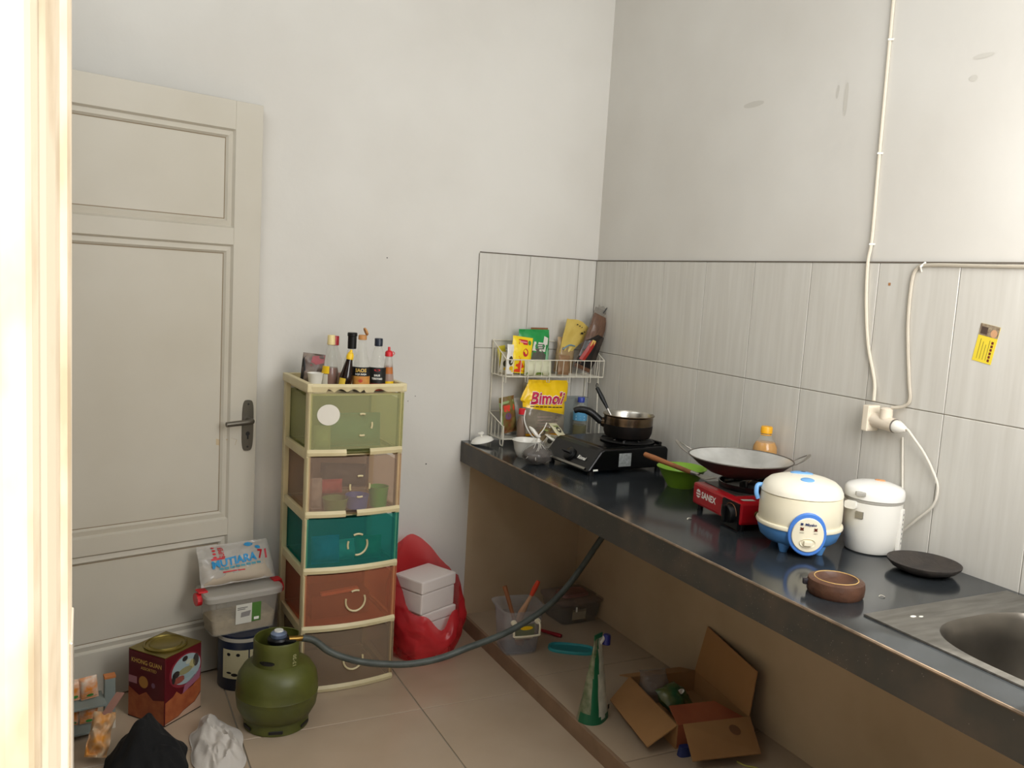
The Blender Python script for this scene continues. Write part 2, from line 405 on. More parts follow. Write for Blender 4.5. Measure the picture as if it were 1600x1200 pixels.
# jamb of the doorway beside the viewer
def jamb():
    j = struct(bpy.data.objects.new('door_2', None), 'sunlit cream door frame post of the doorway'); COL.objects.link(j)
    JP = mat('jamb_paint_shadows', 'd6c8b2', .6, col2='bba88d', vscale=12, stretch=(2, 2, 1), lo=.48, hi=.68)  # darker blotches painted in to suggest shadow shapes on the post
    prof = [(-.0215, .405), (-.0195, .409), (-.0175, .418), (-.0172, .428), (-.0150, .434), (-.0120, .452), (-.0105, .470), (-.0075, .474), (-.0062, .482), (-.0062, .535), (-.010, .545), (-.075, .55), (-.13, .43), (-.13, .41), (-.12, .403), (-.030, .403)]
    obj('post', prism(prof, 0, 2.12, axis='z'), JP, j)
    prof2 = [(.982, .405), (.98, .55), (1.06, .55), (1.10, .405)]
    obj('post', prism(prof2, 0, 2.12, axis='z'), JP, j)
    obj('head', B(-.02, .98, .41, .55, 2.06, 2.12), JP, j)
    obj('strike_plate', B(-.0066, -.0052, .478, .530, 1.10, 1.275, bev=.0005, seg=1), mat('pale_metal', 'cfc6b8', .3, .6), j)
jamb()

# ------------------------------------------------------------------ counter and sink
SX0, SX1, SY0, SY1 = 1.490, 1.965, .50, 1.247
def counter():
    c = thing('countertop', 'long black speckled granite kitchen counter along the tiled wall', 'countertop', (0, 0, 0))
    bm = B(1.40, SX0+.012, .2, YW-.001, CT-.03, CT); B(SX1-.012, XW-.0095, .2, YW-.009, CT-.03, CT, bm=bm)
    B(SX0+.012, SX1-.012, SY1-.012, YW-.009, CT-.03, CT, bm=bm); B(SX0+.012, SX1-.012, .2, SY0+.012, CT-.03, CT, bm=bm)
    obj('top_slab', bm, GRAN, c)
    obj('apron', B(1.402, 1.44, .2, YW-.005, CT-.086, CT-.03), APRON, c)
    obj('apron_face', B(1.3985, 1.402, .2, YW-.005, CT-.086, CT-.005), APRON, c)
    obj('worn_edge', tube([(1.3993, y*.05, CT-.0022+.0008*nz((y, 0, 0), 1.3)) for y in range(4, 65)], .0036, 6), WORN, c)
counter()
def sink():
    s = thing('kitchen_sink', 'grey brushed steel sink let into the black counter', 'sink', (0, 0, CT))
    cx, cy, n = 1.727, .930, 72
    op = [superell(.205, .235, 2*math.pi*i/n, 3.0) for i in range(n)]
    outer = []
    for x, y in op:
        X = [(SX1-cx)/x if x > 1e-6 else ((SX0-cx)/x if x < -1e-6 else 1e9)][0]; Y = [(SY1-cy)/y if y > 1e-6 else ((SY0-cy)/y if y < -1e-6 else 1e9)][0]
        k = min(X, Y); outer.append((x*k, y*k))
    for q in ((SX0, SY0), (SX1, SY0), (SX1, SY1), (SX0, SY1)):     # keep true corners
        i = min(range(n), key=lambda i: (outer[i][0]+cx-q[0])**2+(outer[i][1]+cy-q[1])**2); outer[i] = (q[0]-cx, q[1]-cy)
    ring = lambda pts, z, k=1: [Vector((cx+x*k, cy+y*k, z)) for x, y in pts]
    mid = [((a[0]*.35+b[0]*.65), (a[1]*.35+b[1]*.65)) for a, b in zip(outer, op)]
    rim = loft([ring(outer, .0005), ring(outer, .004, .998), ring(mid, .0035), ring(op, .003, 1.03), ring(op, .001, 1.0)], False)
    obj('sink_deck', rim, SINKM, s, smooth=True)
    bowl = loft([ring(op, .001), ring(op, -.012, .965), ring(op, -.06, .93), ring(op, -.13, .88), ring(op, -.165, .80), ring(op, -.175, .6), ring(op, -.178, .12)], False, True)
    obj('basin', bowl, mat('basin_steel', '8b857c', .28, .9, col2='6f6a62', vscale=6), s, smooth=True)
    obj('drain', lathe([(.04, 0), (.038, .003), (.03, .001), (0, -.002)], 24), STEEL, s, (cx, cy, -.176))
    obj('scrap', prism(oval(0, 0, .008, .004, 9), 0, .001, axis='z'), WHITE, s, (1.585, 1.20, .0038)); obj('scrap', prism(oval(0, 0, .006, .003, 9), 0, .001, axis='z'), WHITE, s, (1.602, 1.194, .0038))
sink()

# ------------------------------------------------------------------ things on the counter
def rice_cooker_blue():
    t = thing('rice_cooker', 'round ivory rice cooker with blue base and panel beside the red gas stove', 'rice cooker', (1.717, 1.675, CT+.0006), R(-33)); t.scale = (.95, .95, 1)
    prof = [(.060, .020), (.088, .022), (.104, .034), (.112, .055), (.1135, .064)]
    obj('base', lathe(prof+[(.10, .066)], 48), BLUE, t, smooth=True)
    for a in (50, 130, 230, 310):
        obj('foot', lathe([(0, 0), (.010, 0), (.012, .006), (.018, .024), (.016, .034), (0, .036)], 14, c=(.074*math.cos(R(a)), .074*math.sin(R(a)), 0)), BLUE, t, smooth=True)
    obj('rim_band', lathe([(.111, .064), (.1165, .065), (.118, .069), (.1165, .074), (.110, .076)], 48), IVORY, t, smooth=True)
    bodyp = [(.108, .070), (.1125, .085), (.1125, .12), (.110, .148), (.107, .150)]
    obj('body', lathe(bodyp, 48), IVORY, t, smooth=True)
    lid = obj('lid', lathe([(.106, .150), (.1115, .152), (.110, .160), (.103, .173), (.090, .184), (.070, .191), (.045, .196), (.020, .198), (0, .198)], 48), mat('lid_white', 'ebe5d3', .3), t, smooth=True)
    obj('lid_button', lathe([(.019, 0), (.0185, .004), (.015, .0055), (0, .006)], 24, sy=.8), LBLUE, lid, (.0, -.052, .1915), (R(9), 0, 0), True)
    obj('steam_vent', lathe([(.032, 0), (.031, .004), (.02, .007), (0, .007)], 28, sy=.62), LBLUE, lid, (0, .026, .1945), (R(-4), 0, 0), True)
    obj('vent_hole', lathe([(.007, 0), (.006, .0008), (0, .001)], 12), NAVY, lid, (.004, .026, .2012))
    # carrying handle that hangs down each side
    for s in (-1,):
        obj('handle', tube(smoothpts([(s*.106, .012, .160), (s*.121, .008, .158), (s*.124, 0, .140), (s*.118, -.004, .124)], 5), .0065, 8), LBLUE, t, smooth=True)
    # control panel, standing proud at the front
    def face(x, z, off):
        rr = .114+off
        return Vector((rr*math.sin(x/.114), -rr*math.cos(x/.114), z))
    def egg(k, n=40):
        out = []
        for i in range(n):
            a = 2*math.pi*i/n; x = .051*k*math.cos(a); z = .062+(.060 if math.sin(a) > 0 else .052)*k*math.sin(a)
            out.append((x, z))
        return out
    def panelmesh(k, o0, o1):
        rings = [[face(x, z, o0) for x, z in egg(k)], [face(x, z, o1) for x, z in egg(k)], [face(x, z, o1+.002) for x, z in egg(k*.95)]]
        bm = loft(rings, False)
        inner = [egg(k*.95*q) for q in (.66, .33)]
        prev = rings[-1]
        bm2 = loft([prev]+[[face(x, z-(.068*0), o1+.002) for x, z in g] for g in inner], False, True)
        merge(bm, bm2); return bm
    obj('panel_ring', panelmesh(1.0, -.012, .004), mat('ring_blue', '4a7fd0', .35), t, smooth=True)
    pf = obj('panel_face', panelmesh(.80, 0, .0075), IVORY, t, smooth=True)
    F = lambda x, z: face(x, z, .0115)
    text('brand_print', 'Miyako', .0095, INKN, lambda x, y: F(x+.004, y+.093), pf, bold=.0003); patch('brand_mark', rect(-.003, .003, -.003, .003), INKN, lambda x, y: F(x-.0175, y+.0935), pf)
    for x in (-.0165, .0165):
        star = [(x+r*math.cos(R(a)), .081+r*math.sin(R(a))) for a, r in [(45*k, .0062 if k % 2 else .0032) for k in range(8)]]
        patch('lamp_window', star, mat('lamp_brown', '5a2416', .4), F, pf)
        patch('lamp_print', rect(x-.005, x+.005, .0706, .0718), mat('print_grey', '8a8478', .5), F, pf)
    obj('switch_recess', loft([[face(x, z, .0098) for x, z in oval(0, .045, .020, .013, 28)], [face(x, z, .0125) for x, z in oval(0, .045, .019, .012, 28)], [face(x, z, .0098) for x, z in oval(0, .045, .016, .0095, 28)]], False), IVORY, pf, smooth=True)
    obj('switch_lever', B(-.011, .011, -.133, -.1235, .039, .051, bev=.002), IVORY, pf)
rice_cooker_blue()

def rice_cooker_white():
    t = thing('rice_cooker', 'small plain white rice cooker with flat lid against the tiled wall', 'rice cooker', (1.905, 1.602, CT), R(-46)); t.scale = (.96, .96, 1.07)
    obj('body', lathe([(.050, 0), (.064, .003), (.069, .012), (.0745, .05), (.0765, .09), (.077, .128), (.074, .130)], 44), WHITE, t, smooth=True)
    obj('seam', lathe([(.0745, .129), (.0780, .131), (.0780, .136), (.0745, .138)], 44), mat('grey_plastic', 'a09c93', .4), t, smooth=True)
    lid = obj('lid', lathe([(.074, .136), (.0795, .138), (.080, .150), (.078, .160), (.072, .166), (.05, .173), (.025, .177), (0, .178)], 44), mat('white_gloss', 'eceae4', .2), t, smooth=True)
    obj('steam_vent', lathe([(.014, 0), (.013, .003), (0, .0035)], 20, sy=.6), mat('orange_plastic', 'd9965f', .4), lid, (.012, .012, .1765), None, True)
    obj('lid_notch', B(-.062, -.036, -.0745, -.060, .148, .158, bev=.002), mat('grey_plastic', 'a09c93', .4), lid, None, (0, 0, R(8)))
    obj('latch', loft([rrectxz(.016, .010, y) for y in (-.069, -.080, -.082)], False, True), WHITE, t, (-.030, .006, .122), (0, 0, R(-24)), True)
    obj('latch_plate', B(-.011, .011, -.004, .002, -.018, .0, bev=.001), STEEL, t, (-.036, -.0665, .108), (0, 0, R(-28)))
    # strap handle down the side next to the wall with its vent slots
    hd = obj('side_panel', B(-.012, .014, -.006, .006, .012, .118, bev=.004), WHITE, t, (.0725, -.022, 0), (0, 0, R(72)))
    for k in range(7): obj('vent_slot', B(-.002, .002, -.0065, -.0060, .03+.012*k, .035+.012*k), INKK, hd)
rice_cooker_white()

def grinding_bowl():
    t = thing('stone_mortar', 'low brown clay mortar bowl with a pale worn ring near the counter edge', 'mortar', (1.534, 1.368, CT))
    CLAY = mat('brown_clay', '5a3a28', .5, col2='43291c', vscale=22, bump=.2)
    obj('bowl', lathe([(0, 0), (.058, 0), (.062, .006), (.0635, .022), (.061, .034), (.053, .038), (.046, .0375), (.040, .030), (.025, .024), (0, .022)], 44), CLAY, t, smooth=True)
    obj('worn_ring', tube([(.0475*math.cos(2*math.pi*i/60), .0475*math.sin(2*math.pi*i/60), .0378+.0004*nz((i, 0, 0), .9)) for i in range(60)], .0011, 5, closed=True), mat('pale_wear', 'c9a562', .7), t)
    obj('spout', B(-.010, .010, -.006, .006, .016, .030, bev=.004), mat('dark_clay', '211b20', .6), t, (-.052, .036, 0), (0, 0, R(-30)))
    p = thing('stone_plate', 'shallow dark grey stone grinding plate leaning flat on the counter by the wall', 'plate', (1.890, 1.418, CT))
    SL = mat('dark_stone', '2c2724', .75, col2='3a332d', vscale=25, bump=.4)
    obj('dish', lathe([(0, 0), (.045, 0), (.075, .012), (.086, .023), (.087, .028), (.083, .029), (.070, .022), (.045, .014), (0, .012)], 44), SL, p, smooth=True)
grinding_bowl()

def red_stove():
    t = thing('portable_gas_stove', 'red portable gas stove with a black knob panel under the iron wok', 'stove', (1.652, 1.832, CT+.0006), R(-8))
    # local: x into the counter, y along the front; the front face is at x = 0
    D_, L_ = .222, .262
    body = B(0, D_, 0, L_, .018, .084, bev=.008)
    obj('body', body, RED, t)
    for (x, y) in ((.02, .018), (.02, L_-.018), (D_-.02, .018), (D_-.02, L_-.018)): obj('leg', lathe([(.009, 0), (.008, .022), (0, .022)], 10, c=(x, y, 0)), BLACK, t)
    obj('top_plate', B(.03, D_-.01, .075, L_-.015, .083, .087, bev=.0015), mat('burner_tray', '3a3733', .4, .3), t)
    kp = obj('knob_panel', prism([(-.004, .004), (.006, .004), (.006, .082), (-.004, .076)], .004, .088), BLACK, t)
    kp.data.transform(Matrix.Identity(4))
    obj('knob', lathe([(.027, 0), (.026, .012), (.022, .016), (0, .016)], 28), BLACK, t, (-.004, .040, .044), (0, R(-90), 0), True)
    obj('knob_grip', B(-.030, -.016, .036, .044, .020, .068, bev=.002), ENAMEL, t)
    obj('knob_ring', tube([(-.0055, .040+.030*math.cos(a), .044+.030*math.sin(a)) for a in [R(20+7*k) for k in range(24)]], .0008, 5), mat('copper_line', '8a5a3a', .5), t)
    obj('hinge_pin', B(-.006, -.002, .086, .0885, .028, .058), STEEL, t)
    Fp = lambda x, y: (-.0008, .205-x, .055+y)
    text('brand_print', 'SANEX', .027, INKW, lambda x, y: Fp(x+.036, y-.001), t, bold=.0008, xs=.95)
    patch('brand_mark', oval(0, 0, .013, .014, 8), INKW, lambda x, y: Fp(x-.022, y), t)
    for z in (-.005, .003): patch('brand_stripe', rect(-.012, .012, -.0014, .0014), mat('red_print2', 'a8121c', .4), lambda x, y: (-.0016, .205-x+.022, .055+y+z), t)
    obj('side_stud', lathe([(.009, 0), (.008, .004), (0, .005)], 16), mat('brass_stud', '7d6a3c', .35, .8), t, (.055, -.0005, .050), (R(90), 0, 0))
    obj('side_stud', lathe([(.005, 0), (.004, .003), (0, .004)], 12), BLACK, t, (.115, -.0005, .042), (R(90), 0, 0))
    patch('warning_sticker', [(.02, .055), (.058, .05), (.06, .068), (.022, .073)], mat('silver_sticker', 'bdb8ac', .4), lambda x, y: (x, y-.035, .0846), t)
    obj('burner', lathe([(.036, 0), (.036, .014), (.028, .018), (0, .018)], 28), IRON, t, (.140, .160, .086), None, True)
    g = bmesh.new()
    for k in range(4):
        a = R(45+90*k); c, s = math.cos(a), math.sin(a)
        tube([(.140+.085*c, .160+.085*s, .088), (.140+.085*c, .160+.085*s, .116), (.140+.032*c, .160+.032*s, .112)], .0045, 6, bm=g)
    tube([(.140+.085*math.cos(2*math.pi*i/40), .160+.085*math.sin(2*math.pi*i/40), .091) for i in range(40)], .005, 6, bm=g, closed=True)
    obj('pan_support', g, ENAMEL, t)
    # heat shield skirt
    obj('wind_ring', lathe([(.098, .086), (.100, .104), (.096, .104), (.094, .086)], 36, c=(.140, .160, 0)), ENAMEL, t, smooth=True)
red_stove()

WOKC = (1.770, 1.982)
def wok():
    t = thing('wok', 'wide grey iron wok with two loop ears on the red stove', 'wok', (WOKC[0], WOKC[1], CT+.1175), R(-42))
    INW = mat('wok_inside', 'd4d4d0', .32, .40, col2='a8a7a2', vscale=9)
    OUTW = mat('wok_outside', '3d2119', .5, .2, col2='1c1310', vscale=9)
    inp = [(0, .0035), (.05, .008), (.09, .020), (.125, .040), (.152, .062)]
    outp = [(.155, .062), (.127, .038), (.091, .0165), (.05, .004), (0, 0)]
    obj('pan_inside', lathe(inp, 56), INW, t, smooth=True)
    obj('pan_outside', lathe(outp, 56), OUTW, t, smooth=True)
    obj('rim', tube([(.1535*math.cos(2*math.pi*i/64), .1535*math.sin(2*math.pi*i/64), .0622) for i in range(64)], .0022, 6, closed=True), mat('rim_metal', '6d675f', .4, .7), t, smooth=True)
    for s in (-1, 1):
        pts = smoothpts([(s*.148, -.040, .062), (s*.168, -.034, .074), (s*.184, -.016, .086), (s*.187, 0, .088), (s*.184, .016, .086), (s*.168, .034, .074), (s*.148, .040, .062)], 5)
        g = ribbon([[p*1.0, p+Vector((s*.010, 0, .004))] for p in pts], .0025)
        obj('ear', g, mat('rim_metal2', '9a958c', .4, .7), t, smooth=True)
wok()

def spatula():
    t = thing('wok_spatula', 'wooden handled spatula lying across the green bowl towards the wok', 'spatula')
    a, b = Vector((1.700, 2.372, .924)), Vector((1.738, 2.168, .906))
    obj('handle', tube([a+(b-a)*k/6 for k in range(7)], [.0085, .0095, .009, .008, .0078, .0075, .007], 10), WOOD, t, smooth=True)
    c = Vector((1.752, 2.120, .9035))
    obj('ferrule', tube([b, b+(c-b)*.6], [.0072, .005], 10), STEEL, t, smooth=True)
    d = (c-b).normalized(); s = Vector((d.y, -d.x, 0)).normalized()
    bl = ribbon([[b+(c-b)*.5+s*(-.012+.024*j/4) for j in range(5)], [c+d*.012+s*(-.026+.052*j/4)-Vector((0, 0, .001)) for j in range(5)], [c+d*.028+s*(-.028+.056*j/4) for j in range(5)]], .0015)
    obj('blade', bl, STEEL, t)
spatula()

def bowlset():
    t = tag(obj('plastic_bowl', lathe([(0, 0), (.044, 0), (.046, .004), (.064, .034), (.079, .062), (.085, .066), (.0855, .068), (.083, .0685), (.076, .062), (.061, .036), (.043, .008), (0, .006)], 44), mat('lime_plastic', '76a028', .35), None, (1.838, 2.345, CT), None, True), 'lime green plastic bowl behind the wok spatula', 'bowl')
    t = thing('enamel_bowl', 'small white enamel bowl with rolled rim and side grip by the dish rack', 'bowl', (1.520, 2.895, CT))
    EN = mat('white_enamel', 'dcd9d0', .25)
    obj('cup', lathe([(0, .002), (.030, 0), (.036, .006), (.046, .030), (.050, .056), (.056, .064), (.0575, .0665), (.055, .068), (.048, .058), (.043, .030), (.030, .008), (0, .006)], 40), EN, t, smooth=True)
    obj('grip', tube(smoothpts([(.050, -.014, .055), (.068, -.010, .056), (.070, .004, .055), (.051, .012, .054)], 5), .0022, 6), mat('grey_rim', '8f8c84', .4), t, smooth=True)
    l = thing('bowl_lid', 'small white domed lid with knob and spoon notch at the counter corner', 'lid', (1.456, 3.160, CT+.011), rot=(R(-8), R(-10), R(20)))
    bm = lathe([(.046, 0), (.0475, .002), (.042, .012), (.026, .020), (.010, .023), (0, .023)], 36)
    obj('dome', bm, WHITE, l, smooth=True)
    obj('knob', lathe([(.006, .022), (.006, .028), (.013, .033), (.013, .037), (.008, .040), (0, .040)], 20), WHITE, l, smooth=True)
bowlset()

def black_stove():
    t = thing('gas_stove', 'black single burner gas stove with sloping front panel and sticker on its side', 'stove', (1.575, 2.532, CT+.0006), R(4))
    # local: x into the counter (front at x=0), y along the front
    D_, L_ = .362, .292
    obj('body', prism([(.0, .018), (.055, .088), (.07, .095), (D_-.012, .095), (D_, .085), (D_, .018)], 0, L_, axis='y'), ENAMEL, t)
    bv = t.children[-1]; m = bv.modifiers.new('edge', 'BEVEL'); m.width = .006; m.segments = 2
    for (x, y) in ((.03, .02), (.03, L_-.02), (D_-.03, .02), (D_-.03, L_-.02)): obj('foot', lathe([(.011, 0), (.010, .022), (0, .022)], 10, c=(x, y, 0)), BLACK, t)
    obj('top_plate', prism([(.075, .094), (.09, .0985), (D_-.03, .0985), (D_-.015, .094)], .015, L_-.015, axis='y'), ENAMEL, t)
    sl = math.atan2(.07, .055)
    kn = obj('knob', lathe([(.026, 0), (.025, .010), (.020, .014), (.0, .014)], 24), BLACK, t, (.027, .150, .052), (0, -(math.pi/2-sl)-R(0), 0), True)
    kn.rotation_euler = (0, -sl, 0)
    obj('knob_grip', B(-.004, .004, -.024, .024, .013, .026, bev=.002), BLACK, kn)
    nrm = Vector((-math.sin(sl), 0, math.cos(sl))); along = Vector((math.cos(sl), 0, math.sin(sl)))
    F = lambda x, y: Vector((.027, .072, .052))+Vector((0, -1, 0))*x+along*y+nrm*.0035
    text('brand_print', 'Rinnai', .020, INKW, F, t, bold=.0003, shear=.1)
    patch('front_strip', rect(-.205, .05, -.038, -.030), mat('strip_steel', '8d8a82', .3, .9), lambda x, y: F(x, y), t)
    F2 = lambda x, z: (x, -.0008, z)
    patch('rating_sticker', rect(.135, .190, .030, .078), mat('grey_sticker', '8e9290', .5, col2='6d716f', vscale=90), F2, t)
    patch('small_print', rect(.262, .276, .066, .071), INKW, F2, t); patch('small_print', rect(.025, .045, .020, .026), INKW, F2, t)
    c = (.253, .112)
    obj('burner', lathe([(.042, .096), (.042, .102), (.034, .108), (0, .108)], 30, c=(c[0], c[1], 0)), IRON, t, smooth=True)
    obj('drip_tray', lathe([(.052, .0985), (.097, .0995), (.102, .1035), (.098, .1045), (.052, .101)], 36, c=(c[0], c[1], 0)), IRON, t, smooth=True)
    for k in range(4):
        a = R(45+90*k)
        obj('pan_support', tube([(c[0]+.096*math.cos(a), c[1]+.096*math.sin(a), .100), (c[0]+.092*math.cos(a), c[1]+.092*math.sin(a), .109), (c[0]+.035*math.cos(a), c[1]+.035*math.sin(a), .109)], .004, 6), IRON, t)
    obj('back_lip', B(D_-.022, D_-.008, .03, L_-.03, .093, .106, bev=.003), ENAMEL, t)
black_stove()

def saucepan():
    cx, cy = 1.820, 2.662
    t = thing('saucepan', 'scorched steel saucepan with curved black handle on the black stove', 'saucepan', (cx, cy, CT+.1135), R(0))
    PS = mat('scorched_steel', '7d6a55', .24, .95, col2='1c1613', vscale=7, stretch=(.4, .4, 2.2), lo=.40, hi=.62)
    obj('pan', lathe([(0, 0), (.070, 0), (.083, .006), (.089, .022), (.091, .050), (.0915, .080), (.0955, .084), (.0965, .086), (.0950, .0875)], 48), PS, t, smooth=True)
    obj('soot_crust', lathe([(0, -.0004), (.0705, -.0004), (.0838, .0056), (.0897, .0215), (.0914, .042), (.0912, .050)], 48), mat('soot', '0a0807', .6, col2='1e1510', vscale=16, stretch=(1, 1, .5), spec=.15), t, smooth=True)
    obj('pan_inside', lathe([(.0950, .0875), (.0895, .080), (.089, .05), (.085, .010), (.06, .005), (0, .005)], 48), mat('bright_steel', 'b9b4aa', .25, .95), t, smooth=True)
    d = Vector((-.86, .50, 0)).normalized()
    h = [Vector((0, 0, .052))+d*.088, Vector((0, 0, .056))+d*.104, Vector((0, 0, .078))+d*.132, Vector((0, 0, .090))+d*.158, Vector((0, 0, .092))+d*.186, Vector((0, 0, .086))+d*.204]
    obj('handle', tube(smoothpts(h, 6), [.013]*6+[.014]*6+[.014]*6+[.013]*6+[.0115]*6+[.010], 12), BLACK, t, smooth=True)
    obj('handle_socket', tube([Vector((0, 0, .050))+d*.084, Vector((0, 0, .053))+d*.100], [.020, .016], 12), PS, t, smooth=True)
    s = thing('cooking_spoon', 'black handled spoon standing in the scorched saucepan', 'spoon', (cx, cy, CT+.1135))
    a, b = Vector((-.030, .018, .026)), Vector((-.092, .088, .175)); q = a+(b-a)*.5
    obj('handle', tube([q, q+(b-q)*.5, b], [.0055, .009, .0075], 8), BLACK, s, smooth=True)
    obj('stem', tube([a, q], [.004, .0045], 8), STEEL, s)
    obj('bowl', lathe([(0, -.008), (.014, -.006), (.022, 0), (.020, .001), (.012, -.004), (0, -.005)], 20, sy=.7), STEEL, s, a+Vector((.004, 0, .004)), (R(25), R(20), 0), True)
    obj('hang_loop', tube([b+.008*Vector((math.cos(2*math.pi*i/14)*.5, 0, 1+math.sin(2*math.pi*i/14))) for i in range(14)], .0015, 5, closed=True), BLACK, s)
saucepan()

def bottle(name, label, loc, prof, mats, capprof, capm, liquid=None, liqm=None, bands=(), n=28, sub=(), rz=0):
    """glass or plastic bottle: shell, liquid, cap, wrapped label bands (z0, z1, r, a0, half-angle, material)"""
    t = thing(name, label, 'bottle', loc, rz)
    obj('shell', lathe(prof, n), mats, t, smooth=True)
    if liquid: obj('contents', lathe(liquid, n), liqm, t, smooth=True)
    obj('cap', lathe(capprof, 20), capm, t, smooth=True)
    for (z0, z1, r0, r1, a0, ha, m) in bands:
        g = [[Vector((r*math.cos(a0+ha*(2*i/20-1)), r*math.sin(a0+ha*(2*i/20-1)), z)) for i in range(21)] for z, r in ((z0, r0), (z1, r1))]
        obj('label_band', ribbon(g), m, t, smooth=True)
    return t
OIL = film('cooking_oil', 'cc8c10', .85, .1, 'f0c040')
t = bottle('oil_bottle', 'ribbed bottle of golden cooking oil with yellow cap behind the wok', (1.950, 2.076, CT),
    [(0, 0), (.034, 0), (.038, .006), (.0375, .05), (.0355, .06), (.0375, .07), (.0375, .13), (.0355, .140), (.0385, .152), (.0395, .175), (.038, .190), (.030, .206), (.019, .220), (.0155, .226), (.0155, .236)], GLASS,
    [(.0165, .232), (.0185, .233), (.0185, .250), (.0165, .254), (0, .254)], mat('amber_cap', 'e8a818', .4), [(0, .002), (.033, .002), (.0365, .008), (.036, .05), (.034, .06), (.036, .07), (.036, .13), (.034, .14), (.037, .152), (.038, .175), (.0365, .189), (.029, .204), (0, .205)], OIL)
obj('neck_ring', lathe([(.0165, .226), (.018, .2275), (.0165, .229)], 20), mat('amber_cap'), t)

# ------------------------------------------------------------------ wire dish rack in the corner
RX0, RX1, RY0, RY1 = 1.512, 1.972, 3.098, 3.232
def rack():
    t = thing('wire_rack', 'white wire two tier rack standing in the corner of the counter', 'rack')
    w = .0021
    def basket(z0, zf, zb, foot):
        bm = bmesh.new()
        tube([(RX0, RY0, z0), (RX1, RY0, z0), (RX1, RY1, z0), (RX0, RY1, z0)], w, 6, bm=bm, closed=True)
        obj('basket_floor_wire', bm, WIRE, t)
        for k in range(6):
            y = RY0+(RY1-RY0)*(k+.5)/6; obj('floor_wire', tube([(RX0, y, z0), (RX1, y, z0)], .0012, 5), WIRE, t)
        if foot: obj('front_rail', tube([(RX0, RY0-.006, zf), (RX1, RY0-.006, zf)], w, 6), WIRE, t)
        obj('back_rail', tube([(RX0, RY1, zb), (RX1, RY1, zb)], w, 6), WIRE, t)
        for x in (RX0, RX1): obj('side_rail', tube([(x, RY0-.006, zf), (x, RY1, zb)], w, 6), WIRE, t)
        n = 14
        for k in range(n+1 if foot else 0):
            x = RX0+(RX1-RX0)*k/n
            lo = z0-.022 if (foot and k % 3 == 0) else z0
            pts = [(x, RY0-.006, zf), (x, RY0-.008, lo), (x, RY0+.012, lo), (x, RY0+.014, z0)] if lo < z0 else [(x, RY0-.006, zf), (x, RY0, z0)]
            obj('front_wire', tube(pts, .0014, 5), WIRE, t)
        for k in range(5):
            y = RY0+(RY1-RY0)*k/4; f = k/4
            for x in (RX0, RX1): obj('side_wire', tube([(x, y, z0), (x, y, zf+(zb-zf)*f)], .0014, 5), WIRE, t)
    basket(1.098, 1.168, 1.236, True)
    basket(CT+.030, CT+.085, CT+.125, False)
    for x in (RX0+.004, RX1-.004):
        obj('upright', tube([(x, RY0+.02, CT+.085), (x, RY0+.03, 1.098)], .0026, 6), WIRE, t)
        obj('back_upright', tube([(x, RY1, CT+.008), (x, RY1, 1.24)], .0026, 6), WIRE, t)
        for y in (RY0, RY1-.02):
            obj('foot', tube(smoothpts([(x, y-.004, CT+.085), (x, y-.004, CT+.012), (x, y+.004, CT+.0046), (x, y+.016, CT+.0046), (x, y+.022, CT+.012), (x, y+.022, CT+.032)], 4), .0028, 6), WIRE, t)
rack()

def packet(name, label, cat, loc, w, h, t, m, rot=(0, 0, 0), seed=1, crease=.004, group=None, **k):
    o = thing(name, label, cat, loc, 0, group, rot)
    S = pillow(w, h, t, crease, seed, **k)
    obj('wrapper', pillow_mesh(S), m, o, smooth=True)
    return o, S, on(S, w, h)
ZB = 1.1015
# yellow sachet with red tag
o, S, F = packet('seasoning_packet', 'bright yellow seasoning sachet with red tag in the upper rack', 'packet', (1.594, 3.130, ZB+.0075), .100, .150, .020, mat('packet_yellow', 'f2d21c', .35), (R(-6), R(6), R(8)), 2)
patch('brand_tag', rect(-.024, .024, .118, .138), INKR, F, o); patch('tag_print', rect(-.019, .019, .125, .131), mat('tag_rose', 'e88a90', .5), lambda x, y: F(x, y)+Vector((0, -.0008, 0)), o)
patch('flavour_print', oval(.012, .086, .013, .017, 14), INKR, F, o); patch('flavour_gap', oval(.013, .087, .005, .008, 12), mat('packet_yellow'), lambda x, y: F(x, y)+Vector((0, -.0009, 0)), o)
patch('red_corner', [(-.035, .004), (.03, .004), (.002, .04), (-.02, .07)], mat('orange_red', 'e2471c', .4), F, o)
patch('green_mark', oval(.034, .128, .007, .010, 12), mat('print_green', '3d8a3a', .5), F, o)
# green bag with clear window
o, S, F = packet('tea_bag_pack', 'green printed pouch with a grey window and brown back in the upper rack', 'packet', (1.676, 3.170, ZB+.001), .150, .185, .040, mat('packet_green', '1f8f45', .35), (R(-4), R(0), R(6)), 5, .006)
patch('grey_window', [(-.065, .012), (.045, .012), (.05, .08), (.02, .105), (-.03, .105), (-.055, .085)], mat('window_grey', '5d5b52', .25), F, o, 2)
patch('label_plate', [(-.02, .098), (.045, .092), (.048, .128), (-.012, .135)], mat('label_white', 'd9d6ca', .5), lambda x, y: F(x, y)+Vector((0, -.001, 0)), o, 1)
[patch('label_print', rect(-.006+.002*k, .036+.001*k, .103+.009*k, .107+.009*k), mat('label_grey', '6a6a60', .5), lambda x, y: F(x, y)+Vector((0, -.002, 0)), o) for k in range(3)]; patch('label_stamp', [(.034, .128), (.056, .120), (.064, .150), (.042, .158)], mat('label_white', 'd9d6ca', .5), lambda x, y: F(x, y)+Vector((0, -.0015, 0)), o)
patch('pale_side', [(.045, .01), (.07, .01), (.068, .12), (.052, .10)], mat('pale_green', '8fc29a', .4), F, o, 1)
o2, S2, F2 = packet('brown_pack', 'brown folded packet edge sticking up behind the green pouch', 'packet', (1.715, 3.212, ZB), .085, .192, .012, mat('packet_brown', '8a5a38', .5), (0, 0, R(4)), 9)
